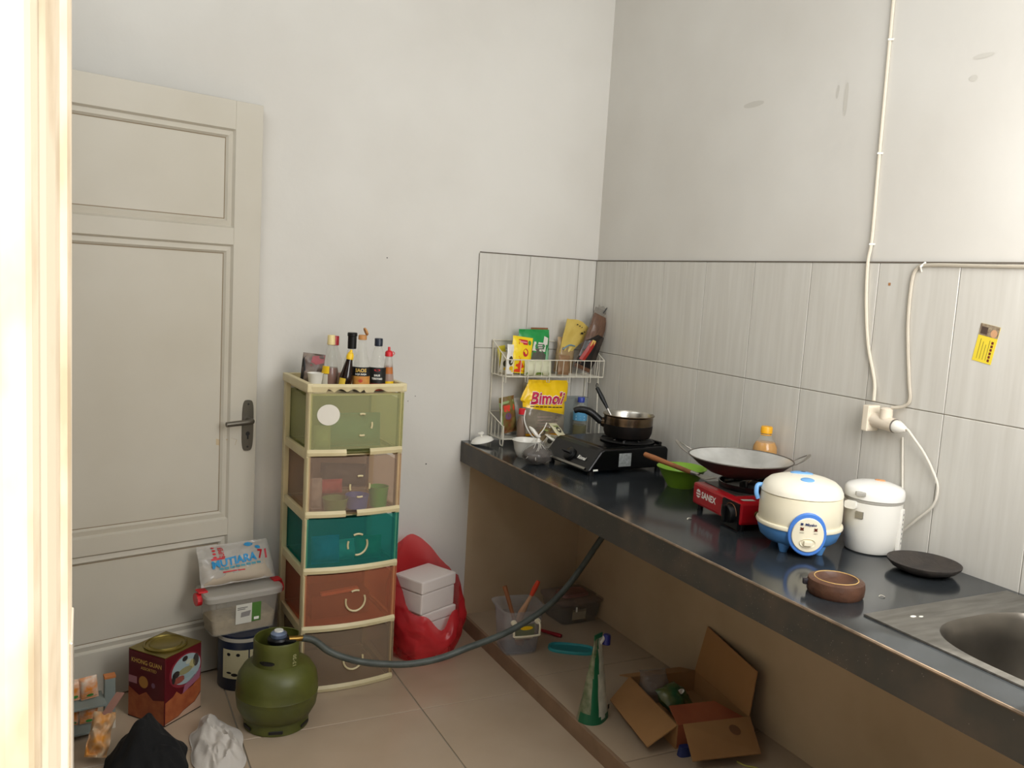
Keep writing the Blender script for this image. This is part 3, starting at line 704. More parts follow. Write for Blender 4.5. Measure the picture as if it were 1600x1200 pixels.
# white and green pack lying at the front
o, S, F = packet('noodle_pack', 'pale cream packet with a green hem low in the upper rack front', 'packet', (1.668, 3.116, ZB), .125, .062, .022, mat('packet_cream', 'cfcfb2', .4), (R(-3), 0, R(2)), 12)
patch('hem_print', rect(-.055, .055, .003, .014), mat('print_green2', '6d8a3a', .5), F, o, 1)
# small sachets on the left
for i, (x, y, z, h, a, c, wd) in enumerate(((1.536, 3.165, ZB, .085, 8, 'd7d3c2', 'white'), (1.552, 3.190, ZB, .11, -10, 'c8b93a', 'mustard'), (1.540, 3.118, ZB, .12, 4, 'e8e6e0', 'silvery white'))):
    o, S, F = packet('sachet', 'small crinkled %s coffee sachet at the end of the upper rack' % wd, 'sachet', (x, y, z+.0055), .040, h, .012, mat('sachet_%d' % i, c, .3), (R(-4), R(a), R(10*i)), 20+i, group='coffee sachets in the upper rack')
    patch('dark_print', oval(0, h*.45, .012, h*.16, 10), mat('sachet_print', '3b3a2a', .5), F, o); patch('yellow_print', oval(.004, h*.2, .010, h*.08, 10), YEL, F, o)
# yellow bag folded over, open
def folded_bag():
    t = thing('snack_bag', 'pale yellow opened snack bag with folded top in the upper rack', 'packet', (1.830, 3.196, ZB+.005), rot=(R(0), R(4), R(4)))
    MB = mat('bag_straw', 'd9c069', .45, col2='c7a94e', vscale=14)
    S = pillow(.090, .15, .045, .007, 31)
    obj('lower_bag', pillow_mesh(S), film('bag_clear', 'b59a72', .75, .25), t, smooth=True)
    g = []
    for j in range(9):
        v = j/8; z = .085+.145*v
        row = []
        for i in range(9):
            u = -1+i/4
            wd = .028+.030*v
            x = -.012+.040*v+u*wd*(1 if u < 0 else 1+.6*v); y = -.018-.012*v+.006*nz((u, v, 0), 2.5)
            row.append(Vector((x, y, z-.045*v*max(0, u)**1.2+.006*nz((u*2, v*2, 3)))))
        g.append(row)
    obj('folded_top', ribbon(g, .0016), MB, t, smooth=True)
    for k, (x, z, r) in enumerate(((.034, .205, .004), (.022, .21, .004), (.046, .20, .003), (.05, .175, .007), (.062, .182, .004))):
        patch('dark_spot', oval(x, z, r, r*.7, 8), INKK, lambda a, b: (a, -.0375, b), t)
    obj('clip', tube(smoothpts([(-.03, -.026, .10), (.0, -.028, .12), (.03, -.024, .118)], 4), .003, 6), mat('clip_blue', '6f8ea0', .4), t)
    o, S, F = packet('spice_packet', 'small brown and white spice packet beside the folded snack bag', 'packet', (1.790, 3.120, ZB+.004), .055, .082, .016, mat('spice_brown', '8a6a4a', .5), (R(-4), R(4), R(5)), 33)
folded_bag()
# long dark noodle pack leaning to the corner
def long_pack():
    t = thing('noodle_bag', 'long dark see-through bag of brown noodles leaning into the corner', 'packet', (1.884, 3.132, ZB+.021), rot=(R(-2), R(21), R(0)))
    S = pillow(.092, .275, .045, .005, 41, seal=.06)
    obj('wrapper', pillow_mesh(S, 18, 30), film('dark_film', '6a5a50', .22, .12), t, smooth=True)
    S2 = pillow(.080, .245, .036, .004, 42, seal=.02)
    obj('noodles', pillow_mesh(S2, 14, 20), mat('brown_noodles', '7d573e', .6, col2='553826', vscale=70, stretch=(4, 4, .3)), t, (0, 0, .005), smooth=True)
    F = on(S, .092, .275, .002)
    patch('black_label', [(-.042, .02), (.044, .02), (.044, .165), (.0, .165), (-.042, .12)], mat('label_black', '17120f', .35), F, t, 2)
    F3 = on(S, .092, .275, .004)
    patch('red_label', [(-.038, .04), (-.012, .04), (.004, .13), (-.022, .13)], mat('label_red', '9c2418', .4), F3, t, 1); patch('gold_label', rect(-.018, -.001, .105, .135), GOLD, on(S, .092, .275, .0055), t)
    obj('torn_top', ribbon([[Vector((-.036+.012*i, -.004+.004*nz((i, 0, 5)), .262+(0 if j == 0 else .028+.012*nz((i*.9, 0, 0), 1.7)))) for i in range(7)] for j in range(2)], .0008), film('torn_film', '8a857c', .5, .2), t)
    obj('twist_tie', tube([(-.002, -.006, .262), (.004, -.008, .287), (.012, -.006, .312)], .0022, 6), BLACK, t)
long_pack()

# lower rack and counter corner
def bimoli():
    t = thing('oil_pouch', 'refill cooking oil pouch, yellow above and clear below, in the lower rack', 'pouch', (1.716, 3.128, CT+.033), rot=(R(-4), R(1.5), R(6)))
    w, h = .235, .235
    S = pillow(w, h, .055, .007, 51, base=.6, seal=.12)
    # outline: cut shoulder on one side
    def S2(u, v, side=-1, off=0):
        p = S(u, v, side, off)
        if v > .1 and u < 0: p.x *= 1-.32*max(0, (v-.35)/.65)*(-u)
        if v < .2: p.x *= .90
        return p
    bm = pillow_mesh(S2, 26, 30)
    up, lo = bm, bm.copy()
    for q, a, b in ((up, True, False), (lo, False, True)):
        bmesh.ops.bisect_plane(q, geom=q.verts[:]+q.edges[:]+q.faces[:], plane_co=(0, 0, h*.45), plane_no=(.16, 0, 1), clear_inner=a, clear_outer=b)
    obj('printed_top', up, mat('pouch_yellow', 'f3c70f', .25), t, smooth=True)
    obj('clear_bottom', lo, film('pouch_clear', 'a89c88', .55, .12), t, smooth=True)
    F = lambda x, y: S2(max(-1, min(1, 2*x/w)), max(-1, min(1, 2*y/h-1)), -1, .002)
    G = lambda x, y: S2(max(-1, min(1, 2*x/w)), max(-1, min(1, 2*y/h-1)), -1, .0035)
    text('brand_outline', 'Bimoli', .069, INKW, lambda x, y: F(x-.004, y+.158), t, shear=.25, bold=.0042, xs=1.0)
    text('brand_print', 'Bimoli', .069, mat('print_crimson', 'c01a4a', .4), lambda x, y: G(x-.004, y+.158), t, shear=.25, bold=.0018, xs=1.0)
    [patch('small_print', rect(-.088+.022*k, -.070+.022*k, .1235-.0004*k, .1275-.0004*k), INKK, F, t) for k in range(8)]
    for k in range(5): patch('panel_line', rect(-.055, .065, .03+.013*k, .032+.013*k), mat('panel_pink', 'b79a92', .6), F, t, 1)
    obj('oil_left', loft([rrect(.092, .016, z, 28, 3) for z in (.003, .012)], True, True), OIL, t)
bimoli()
t = bottle('sauce_bottle', 'slim chilli sauce bottle with bright red cap beside the spice packet', (1.599, 3.100, CT+.0335), [(0, 0), (.018, 0), (.0195, .004), (.0195, .07), (.012, .095), (.0105, .10)], GLASS,
    [(.0125, .098), (.0145, .099), (.0145, .120), (.0125, .122), (0, .122)], REDP, [(0, .002), (.0175, .002), (.0182, .006), (.0182, .068), (.011, .092), (0, .092)], mat('brown_sauce', '6e4626', .3))
o, S, F = packet('salt_bag', 'half empty clear bag of white salt behind the red capped bottle', 'packet', (1.604, 3.176, CT+.033), .080, .155, .034, film('bag_milky', 'd5d2cb', .45, .25), (R(-2), R(2), R(6)), 55)
obj('salt', pillow_mesh(pillow(.066, .06, .028, .003, 57), 14, 12), mat('salt_white', 'dedad0', .9), o, (0, 0, .004), smooth=True)
o, S, F = packet('spice_packet', 'red and green chilli spice packet tilted in the lower rack end', 'packet', (1.566, 3.140, CT+.050), .076, .150, .022, mat('spice_mix', '7d3a26', .4, col2='6b7a3a', vscale=22), (R(-3), R(-8), R(10)), 58, .006)
patch('green_border', [(-.04, .01), (-.03, .01), (-.03, .12), (.03, .125), (.03, .135), (-.04, .13)], mat('border_green', '8aa06a', .5), F, o, 1); patch('red_print', rect(-.022, .03, .09, .115), mat('tomato_red', 'cf3a22', .5), F, o, 1); patch('violet_print', oval(-.005, .07, .016, .014, 14), mat('violet', '6b4a6b', .5), F, o)
t = bottle('water_bottle', 'clear bottle with blue cap and blue label holding a little used oil', (1.890, 3.125, CT+.033), [(0, 0), (.027, 0), (.030, .006), (.0295, .03), (.0305, .05), (.0295, .07), (.0305, .10), (.022, .124), (.0125, .138), (.0115, .146)], GLASS,
    [(.0135, .142), (.0150, .143), (.0150, .162), (.0135, .164), (0, .164)], mat('cap_blue', '2a3f9a', .4), [(0, .002), (.0265, .002), (.029, .008), (.0285, .045), (0, .045)], film('used_oil', '6e6420', .8, .2, '8a8030'),
    [(.066, .102, .0306, .0308, R(-120), R(115), mat('label_blue', '5b9fc8', .4))])
[patch('label_wave', [(-.02, .070+.012*k), (0, .074+.012*k), (.02, .070+.012*k), (.02, .075+.012*k), (0, .079+.012*k), (-.02, .075+.012*k)], mat('label_pale_blue', 'b4d4e2', .4), wrap(.0314, 0, R(-120)), t) for k in range(2)]
def clear_caddy():
    t = thing('food_box', 'grey translucent box with sky blue tray standing behind the gas stove', 'box', (1.925, 2.985, CT), R(4))
    n = 40
    obj('tray', loft([rrect(.042, .085, z, n, 8) for z in (.0, .030)]+[rrect(.040, .083, .030, n, 8), rrect(.040, .083, .003, n, 8)], True, True), mat('tray_blue', '3f9fdc', .35), t)
    for k in range(5): obj('divider', B(-.038, .038, -.0015, .0015, .004, .052, bev=.001, seg=1), film('divider_white', 'dfe0da', .6, .3), t, (0, -.065+.0325*k, 0))
    o = tag(obj('storage_tub', loft([rrect(.080, .045, 0, n, 7), rrect(.086, .050, .15, n, 7), rrect(.088, .052, .155, n, 7), rrect(.084, .048, .155, n, 7), rrect(.078, .043, .003, n, 7)], True, True), film('tub_grey', '9aa09c', .5, .3), None, (1.878, 3.196, CT+.033)), 'tall grey translucent tub behind the blue capped bottle', 'tub')
    o.scale = (.9, .62, 1)
clear_caddy()
def tied_bag():
    t = thing('tied_plastic_bag', 'knotted clear plastic bag of dark coffee by the white enamel bowl', 'bag', (1.500, 2.772, CT))
    def blob(k, seed, z0=0):
        bm = bmesh.new(); bmesh.ops.create_icosphere(bm, subdivisions=4, radius=1)
        for v in bm.verts:
            d = v.co.copy(); r = 1+.13*nz(d, 2.2, seed)+(.11 if k > .95 else .03)*nz(d, 6, seed+2)
            z = d.z*r
            pull = max(0, z)**2
            v.co = Vector((d.x*r*.060*k*(1-.62*pull), d.y*r*.052*k*(1-.62*pull), max(0.0015, .036+z*.042*k+(.022*pull if k > .95 else 0))+z0))
        return bm
    obj('coffee', blob(.93, 3, .0005), mat('coffee_powder', '1d1613', .6, col2='3a2d27', vscale=40, coat=.8), t, smooth=True)
    obj('bag', blob(1.0, 3), film('bag_film', 'cfcac0', .09, .10, spec=.9), t, smooth=True)
    for k, (a, l0, l1) in enumerate(((200, .15, .95), (235, .1, .7), (262, .2, 1.0), (290, .1, .6), (318, .2, .9))):
        pts = []
        for i in range(9):
            f = l0+(l1-l0)*i/8; th_ = R(10+75*f); aa = R(a)+.35*math.sin(3*f+k)
            pts.append(Vector((.004*(1-f)+.0615*math.sin(th_)*math.cos(aa)*(.45+.58*f), .0535*math.sin(th_)*math.sin(aa)*(.45+.58*f), .086-.062*f**1.3)))
        obj('crease', tube(pts, [.0006]+[.0014]*7+[.0005], 5), film('highlight_white', 'e0dcd2', .55, .15), t, smooth=True)  # white streaks laid along the creases as painted highlights on the film
    obj('knot', lathe([(.010, 0), (.007, .008), (.005, .014), (.009, .018), (.007, .024), (0, .026)], 12), film('knot_white', 'dcd8cf', .8, .3), t, (.004, 0, .084), smooth=True)
    bm = tube(smoothpts([(.004, 0, .100), (-.006, .006, .112), (-.016, .012, .126), (-.027, .020, .138)], 5), [.0035, .0045, .0055, .0065, .007]+[.0075]*5+[.007, .0065, .0055, .0045, .003]+[.0012], 8)
    obj('bag_tail', bm, film('tail_white', 'e6e2d8', .85, .35), t, smooth=True)
    for pts in ([(.006, 0, .108), (.030, .012, .128), (.046, .02, .150)],):
        obj('bag_loop', tube(smoothpts(pts, 5), .0022, 6), film('tail_white'  , 'e6e2d8', .85, .35), t, smooth=True)
    s = thing('plastic_strap', 'white plastic strap looped in a V in front of the oil pouch', 'strap', (1.655, 3.0, CT))
    obj('strap', tube(smoothpts([(-.048, .088, .150), (-.055, .078, .110), (-.038, .060, .062), (-.010, .030, .030), (0, .02, .022), (.018, .034, .034), (.048, .06, .064), (.062, .075, .08)], 6), .0028, 6), WHITE, s, smooth=True)
    obj('twisted_end', tube(smoothpts([(0, .02, .024), (.004, .006, .010), (.014, -.012, .0035), (.03, -.02, .0035)], 5), .0032, 6), film('strap_grey', 'bdb8ae', .8, .3), s, smooth=True)
tied_bag()
for i, (x, y, a, c, wd) in enumerate(((1.610, 2.885, 20, '2a2622', 'black'), (1.632, 2.925, -35, 'd9d5c8', 'white'), (1.662, 2.856, 50, 'e2dfd2', 'pale silvery'), (1.588, 2.925, -55, '6b5a3a', 'brown'), (1.672, 2.885, 10, 'c9c4a4', 'straw coloured'))):
    o, S, F = packet('sachet', 'small %s coffee sachet in the loose heap by the black stove' % wd, 'sachet', (x, y, CT+.008+.017*i), .042, .085, .012, mat('heap_sachet_%d' % i, c, .25), (R(-60), R(5), R(a)), 60+i, group='loose coffee sachets on the counter')
    patch('dark_print', oval(0, .037, .010, .017, 10), mat('sachet_dark', '2b261c', .4), F, o); patch('green_print', rect(-.012, .012, .054, .064), mat('sachet_green', '7d8a4a', .4), F, o)

# ------------------------------------------------------------------ stacked drawers with the sauce bottles
DRW = (.840, 3.047); DRZ = R(2.7)
LV = [.0, .222, .432, .632, .848, 1.068]
def drawers():
    t = thing('drawer_tower', 'cream five tier plastic drawer tower with coloured see-through drawers by the door', 'drawer unit', (DRW[0], DRW[1], 0), DRZ)
    hx, hy = .165, .160
    fr = CREAM
    bow = lambda x: -hy-.020*(1-(x/hx)**2)
    for sx in (-1, 1):
        obj('front_post', B(sx*hx-.008, sx*hx+.008, -hy+.002, -hy+.030, .0, 1.075, bev=.003), fr, t)
        obj('back_post', B(sx*hx-.010, sx*hx+.010, hy-.030, hy, .0, 1.075, bev=.003), fr, t)
    for z in LV[1:5]:
        for sx in (-1, 1): obj('side_rail', B(sx*hx-.006, sx*hx+.007, -hy+.028, hy-.028, z-.016, z+.016, bev=.003), fr, t)
        obj('shelf', B(-hx+.010, hx-.010, -hy+.012, hy-.004, z-.004, z), fr, t)
    for sx in (-1, 1): obj('side_rail', B(sx*hx-.006, sx*hx+.007, -hy+.028, hy-.028, .002, .03, bev=.003), fr, t)
    obj('base_plate', B(-hx+.010, hx-.010, -hy+.012, hy-.004, .004, .009), fr, t)
    tops = [('d6_green', '8f9a5f', '6f8a52'), ]
    FILM = [film('drawer_grey', 'ab9a86', .30, .35, 'efe6da'), film('drawer_orange', 'c88c70', .27, .35, 'f8dccb'), film('drawer_teal', '3f948e', .27, .35, 'b4e8e2'), film('drawer_clear', 'c8b6a8', .17, .35, 'faf2ea'), film('drawer_green', 'c6c79c', .27, .35, 'f0f0dc')]
    for k in range(5):
        z0, z1 = LV[k]+.002, LV[k+1]-.004
        d = thing('drawer', '', '', (0, 0, 0)); del d['label']; del d['category']; d.parent = t
        xs = [-hx-.004+(2*hx+.010)*i/18 for i in range(19)]
        obj('drawer_front', ribbon([[Vector((x, bow(x), z)) for x in xs] for z in (z0+.022, z1)], .003), FILM[k], d, smooth=True)
        for sx in (-1, 1):
            obj('drawer_side', B(sx*(hx-.013)-.001, sx*(hx-.013)+.001, -hy, hy-.01, z0+.02, z1-.02), FILM[k], d)
        obj('drawer_bottom', B(-hx+.014, hx-.014, -hy, hy-.012, z0+.006, z0+.0085), FILM[k], d)
        obj('drawer_back', B(-hx+.014, hx-.014, hy-.013, hy-.0115, z0+.010, z1-.02), FILM[k], d)
        for sx in (-1, 1): obj('front_edge', tube([(sx*(hx+.003), -hy-.001, z0+.022), (sx*(hx+.003), -hy-.001, z1)], .0030, 6), FILM[k] if sx > 0 else CREAM, d)
        # lip along the foot of the drawer front; two of them are chipped
        cut = {4: (-.04, .045), 3: (-.035, .005)}.get(k)
        for (a, b) in ([(-hx-.006, cut[0]), (cut[1], hx+.006)] if cut else [(-hx-.006, hx+.006)]):
            pts = [Vector((a+(b-a)*i/14, bow(a+(b-a)*i/14)-.004, z0+.011)) for i in range(15)]
            obj('drawer_lip', ribbon([[p+Vector((0, 0, -.011)) for p in pts], [p+Vector((0, -.002, .0)) for p in pts], [p+Vector((0, .004, .011)) for p in pts]], .005), CREAM, d)
        zc = (z0+z1)/2+(.0 if k < 4 else 0); r = .036
        arcs = {4: [(75, 105, 1), (255, 285, 1), (-22, 12, 1)], 3: [(75, 105, 1), (165, 198, 1), (-16, 14, 1), (255, 288, 1)], 2: [(62, 115, 1), (158, 200, 1), (258, 382, 1)], 1: [(70, 115, 1), (165, 385, 1)], 0: [(165, 375, 1)]}[k]
        for a0, a1, _ in arcs:
            pts = []
            for i in range(13):
                a = R(a0+(a1-a0)*i/12); x = .012+r*math.cos(a); pts.append((x, bow(x)-.003, zc+r*1.05*math.sin(a)))
            obj('handle', tube(pts, .0036, 6), CREAM, d, smooth=True)
        if k == 4:
            obj('round_sticker', ribbon([[Vector((-.105+q*.038*math.cos(2*math.pi*i/28), bow(-.105+q*.038*math.cos(2*math.pi*i/28))-.0012, zc+.035+q*.036*math.sin(2*math.pi*i/28))) for i in range(29)] for q in (.01, .5, 1)]), mat('sticker_white', 'dcd7cb', .6), d)
    # top tray: floor, raised rim; front rim broken into a wavy edge
    obj('top_tray', B(-hx+.008, hx-.008, -hy+.008, hy-.006, 1.055, 1.060), CREAM, t)
    bm = B(-hx-.014, -hx+.006, -hy-.006, hy+.004, 1.068, 1.098, bev=.004); obj('tray_rim', bm, CREAM, t)
    bm = B(hx-.006, hx+.014, -hy-.006, hy+.004, 1.068, 1.098, bev=.004); obj('tray_rim', bm, CREAM, t)
    obj('tray_rim', B(-hx+.006, hx-.006, hy-.014, hy+.004, 1.068, 1.098, bev=.004), CREAM, t)
    xs = [-hx+(2*hx)*i/48 for i in range(49)]
    wav = lambda x: 1.069+(.012*abs(math.sin(x*70)) if -.115 < x < .02 else (.012*math.sin((x-.03)*40)**2 if .05 < x < .12 else 0))
    obj('tray_front_rim', ribbon([[Vector((x, bow(x)*.985-.006, wav(x))) for x in xs], [Vector((x, bow(x)*.985-.010, 1.088)) for x in xs], [Vector((x, bow(x)*.985-.004, 1.098)) for x in xs]], .006), CREAM, t)
drawers()
def inunit(x, y, z):
    c, s = math.cos(DRZ), math.sin(DRZ); return (DRW[0]+c*x-s*y, DRW[1]+s*x+c*y, z)
TZ = 1.0605
def sauces():
    fb = -R(110)
    t = bottle('sauce_bottle', 'tall clear bottle of red sauce with cream cap and yellow label on the drawers', inunit(-.065, -.045, TZ), [(0, 0), (.027, 0), (.030, .004), (.030, .062), (.026, .085), (.017, .130), (.012, .155), (.0115, .165)], GLASS,
        [(.0125, .160), (.0140, .161), (.0130, .192), (.012, .194), (0, .194)], mat('cap_cream', 'e2cf94', .45), [(0, .002), (.0265, .002), (.0288, .006), (.0288, .060), (.025, .080), (0, .080)], mat('red_brown_sauce', '6b2f18', .25), [(.060, .086, .0304, .0262, R(-150), R(38), YEL), (.022, .058, .0304, .0304, R(-150), R(30), mat('barcode_white', 'cfcabb', .5))])
    t = bottle('sauce_bottle', 'clear bottle with red cap standing behind the other sauces on the drawers', inunit(-.020, .055, TZ), [(0, 0), (.024, 0), (.026, .004), (.026, .10), (.012, .145), (.0115, .155)], GLASS,
        [(.0135, .150), (.0145, .151), (.0145, .182), (.0135, .184), (0, .184)], mat('cap_red', 'a51c26', .4), [(0, .002), (.0235, .002), (.0248, .05), (0, .05)], mat('pink_sauce', '8a4a3a', .4))
    t = bottle('sauce_bottle', 'clear bottle with a long black cap standing at the back of the drawers', inunit(.038, .035, TZ), [(0, 0), (.027, 0), (.029, .004), (.029, .09), (.014, .140), (.013, .15)], GLASS,
        [(.0145, .140), (.0160, .141), (.0160, .185), (.018, .187), (.018, .197), (.016, .199), (0, .199)], BLACK)
    t = bottle('seasoning_bottle', 'short dark brown seasoning bottle with yellow cap leaning on the drawers', inunit(-.030, -.105, TZ+.0042), [(0, 0), (.020, 0), (.0225, .004), (.0225, .050), (.018, .075), (.0105, .112), (.010, .118)], mat('dark_soy', '1e100c', .12),
        [(.0115, .112), (.0125, .113), (.0125, .128), (.010, .131), (.0095, .136), (.006, .137), (.004, .146), (0, .147)], YEL, bands=[(.012, .045, .0229, .0229, R(-140), R(34), mat('label_yellow2', 'd9b83a', .5))]); t.rotation_euler = (R(0), R(9), 0); t.location.x -= .004
    t = bottle('oyster_sauce_bottle', 'empty clear bottle with flipped open tan cap and black and orange label', inunit(.030, -.100, TZ), [(0, 0), (.028, 0), (.0305, .004), (.0305, .088), (.028, .104), (.017, .138), (.0125, .170), (.0125, .188)], GLASS,
        [(.0135, .184), (.0150, .185), (.0145, .199), (.012, .201), (0, .201)], mat('cap_tan', 'c08a52', .45), [(0, .002), (.027, .002), (.0288, .006), (.0288, .016), (0, .016)], mat('thick_sauce', '3a2014', .3),
        [(.022, .058, .0309, .0309, fb, R(80), mat('label_orange', 'd39a4c', .5, col2='c27e38', vscale=40)), (.058, .090, .0309, .0309, fb, R(85), INKK), (.012, .022, .0309, .0309, fb, R(80), mat('label_tomato', 'c04a32', .5))])
    text('label_print', 'SAOS', .017, GOLD, wrap(.0315, .078, fb), t, bold=.0006); text('label_print', 'RAJA RASA', .0085, INKW, wrap(.0315, .065, fb), t, bold=.0002); patch('label_mark', oval(0, .042, .008, .006, 14), mat('label_tomato'), wrap(.0315, 0, fb), t)
    obj('flip_lid', lathe([(0, -.002), (.014, -.002), (.015, 0), (.0135, .004), (0, .004)], 20), mat('cap_tan'), t, (.0105, 0, .2125), (0, R(66), 0), True)
    t = bottle('teriyaki_sauce_bottle', 'clear bottle with navy cap and black label showing red dish on the drawers', inunit(.092, -.095, TZ), [(0, 0), (.027, 0), (.029, .004), (.029, .085), (.027, .105), (.016, .150), (.012, .160), (.0115, .168)], GLASS,
        [(.0130, .162), (.0145, .163), (.0145, .188), (.013, .190), (0, .190)], mat('cap_navy', '1c2433', .35), [(0, .002), (.0255, .002), (.0272, .006), (.0272, .012), (0, .012)], mat('thick_sauce'),
        [(.032, .088, .0294, .0294, fb, R(95), INKK), (.006, .032, .0294, .0294, fb, R(95), mat('dish_red', '9a3220', .5, col2='2b1410', vscale=60))])
    patch('label_mark', oval(0, .079, .011, .004, 16), INKR, wrap(.0300, 0, fb), t); text('label_print', 'SAUS', .0095, INKW, wrap(.0300, .060, fb), t, bold=.0003); text('label_print', 'TERIYAKI', .0095, INKW, wrap(.0300, .048, fb), t, bold=.0003)
    t = bottle('chilli_sauce_bottle', 'slim squeeze bottle of orange chilli sauce with red spout cap at the drawer edge', inunit(.140, -.075, TZ), [(0, 0), (.0205, 0), (.022, .003), (.020, .05), (.016, .09), (.012, .122), (.0118, .128)], film('squeeze_white', 'cfcac0', .4, .3),
        [(.013, .124), (.0145, .125), (.0140, .139), (.010, .144), (.005, .146), (.004, .158), (0, .159)], REDP, [(0, .002), (.0195, .002), (.0205, .004), (.0188, .05), (.0150, .09), (0, .09)], mat('orange_sauce', '9a4a1c', .3), [(.006, .036, .0224, .0210, fb, R(75), YEL), (.062, .086, .0193, .0170, fb, R(60), mat('label_orange2', 'b86a2a', .5))])
    obj('cap_strap', tube([(.014+.007*math.sin(math.pi*i/10), 0, .128+.014*i/10) for i in range(11)], .0013, 5), REDP, t)
    o, S, F = packet('foil_packet', 'crumpled dark foil packet with pink print at the back of the drawers', 'packet', inunit(-.112, .030, TZ+.006), .078, .115, .030, mat('foil_grey', '8a7c70', .35, col2='5c4a44', vscale=25), (R(-4), R(5), R(-12)), 71, .009)
    patch('pink_print', [(-.01, .07), (.038, .085), (.038, .112), (-.005, .105)], mat('pink_red', 'a8545a', .5), F, o, 1); patch('black_edge', [(-.042, .003), (-.022, .003), (-.028, .105), (-.040, .09)], INKK, F, o, 1)
    tag(obj('paper_cup', lathe([(0, 0), (.019, 0), (.027, .058), (.0285, .060), (.0265, .061), (.018, .004), (0, .003)], 28), WHITE, None, inunit(-.118, -.045, TZ), None, True), 'small white plastic cup tucked behind the red sauce bottle', 'cup')
sauces()
def drawer_contents():
    pk = lambda n, lab, cat, x, y, z, w, h, tt, col, rot, seed, cr=.006: packet(n, lab, cat, inunit(x, y, z), w, h, tt, mat('in_'+lab[:22], col, .6), rot, seed, cr)
    z4, z3, z2, z1 = LV[4]+.0115, LV[3]+.0115, LV[2]+.0115, LV[1]+.0115
    pk('folded_cloth', 'dark teal folded cloth inside the green top drawer', 'cloth', .010, -.07, z4, .22, .120, .10, '2f8088', (R(-6), 0, 0), 81)
    pk('plastic_bag', 'pale crumpled plastic bag seen through the green top drawer', 'bag', -.105, -.11, z4, .06, .085, .04, 'a9b49a', (R(-4), 0, R(5)), 82)
    pk('plastic_tray', 'dark plastic tray piled in the clear second drawer', 'tray', .0, -.03, z3+.06, .17, .085, .05, '2c2726', (R(-10), R(4), 0), 83)
    tag(obj('plastic_cup', lathe([(0, 0), (.030, 0), (.036, .07), (.0375, .072), (.035, .073), (.028, .004), (0, .003)], 24), mat('cup_green', '4fb84a', .4), None, inunit(.110, -.105, z3), None, True), 'green plastic cup inside the clear second drawer', 'cup')
    tag(obj('plastic_cup', lathe([(0, 0), (.036, 0), (.042, .045), (.043, .047), (.041, .048), (.034, .004), (0, .003)], 24), mat('cup_blue', '4a6ac8', .4), None, inunit(.03, -.105, z3), None, True), 'blue plastic cup inside the clear second drawer', 'cup')
    tag(obj('plastic_cup', lathe([(0, 0), (.038, 0), (.045, .038), (.046, .040), (.044, .041), (.036, .004), (0, .003)], 24), mat('cup_moss', '7aa05f', .4), None, inunit(-.050, -.105, z3), None, True), 'moss green plastic dish inside the clear second drawer', 'cup')
    pk('plastic_packet', 'dark red packet inside the clear second drawer', 'packet', -.055, -.055, z3+.045, .09, .05, .03, 'b8404a', (R(-5), 0, 0), 84)
    pk('plastic_bag', 'pale grey bag inside the clear second drawer', 'bag', -.118, -.09, z3, .05, .11, .04, 'a39c98', (R(-4), 0, 0), 85)
    pk('folded_cloth', 'blue cloth bundle inside the teal middle drawer', 'cloth', -.075, -.095, z2, .10, .10, .07, '3f8fdc', (R(-5), 0, 0), 86)
    pk('plastic_bag', 'pale plastic bag inside the teal middle drawer', 'bag', .0, -.075, z2, .09, .075, .05, 'c4d4cc', (R(-5), 0, 0), 87)
    pk('folded_cloth', 'dark green cloth inside the teal middle drawer', 'cloth', .085, -.09, z2, .10, .085, .07, '2f9a6a', (R(-5), 0, 0), 88)
    b = tag(obj('shoe_box', B(-.115, .10, -.05, .09, 0, .085, bev=.004), mat('box_brown', '5a3a30', .7), None, inunit(.0, -.03, z1), (0, 0, DRZ)), 'dark brown box inside the orange fourth drawer', 'box')
    tag(obj('paper_strip', B(-.07, .07, -.012, .012, 0, .012, bev=.004), mat('strip_pink', 'f0b49c', .6), None, inunit(-.01, -.07, z1+.0855), (0, R(-3), DRZ)), 'pale pink strip lying on the dark box in the orange drawer', 'strip')
drawer_contents()

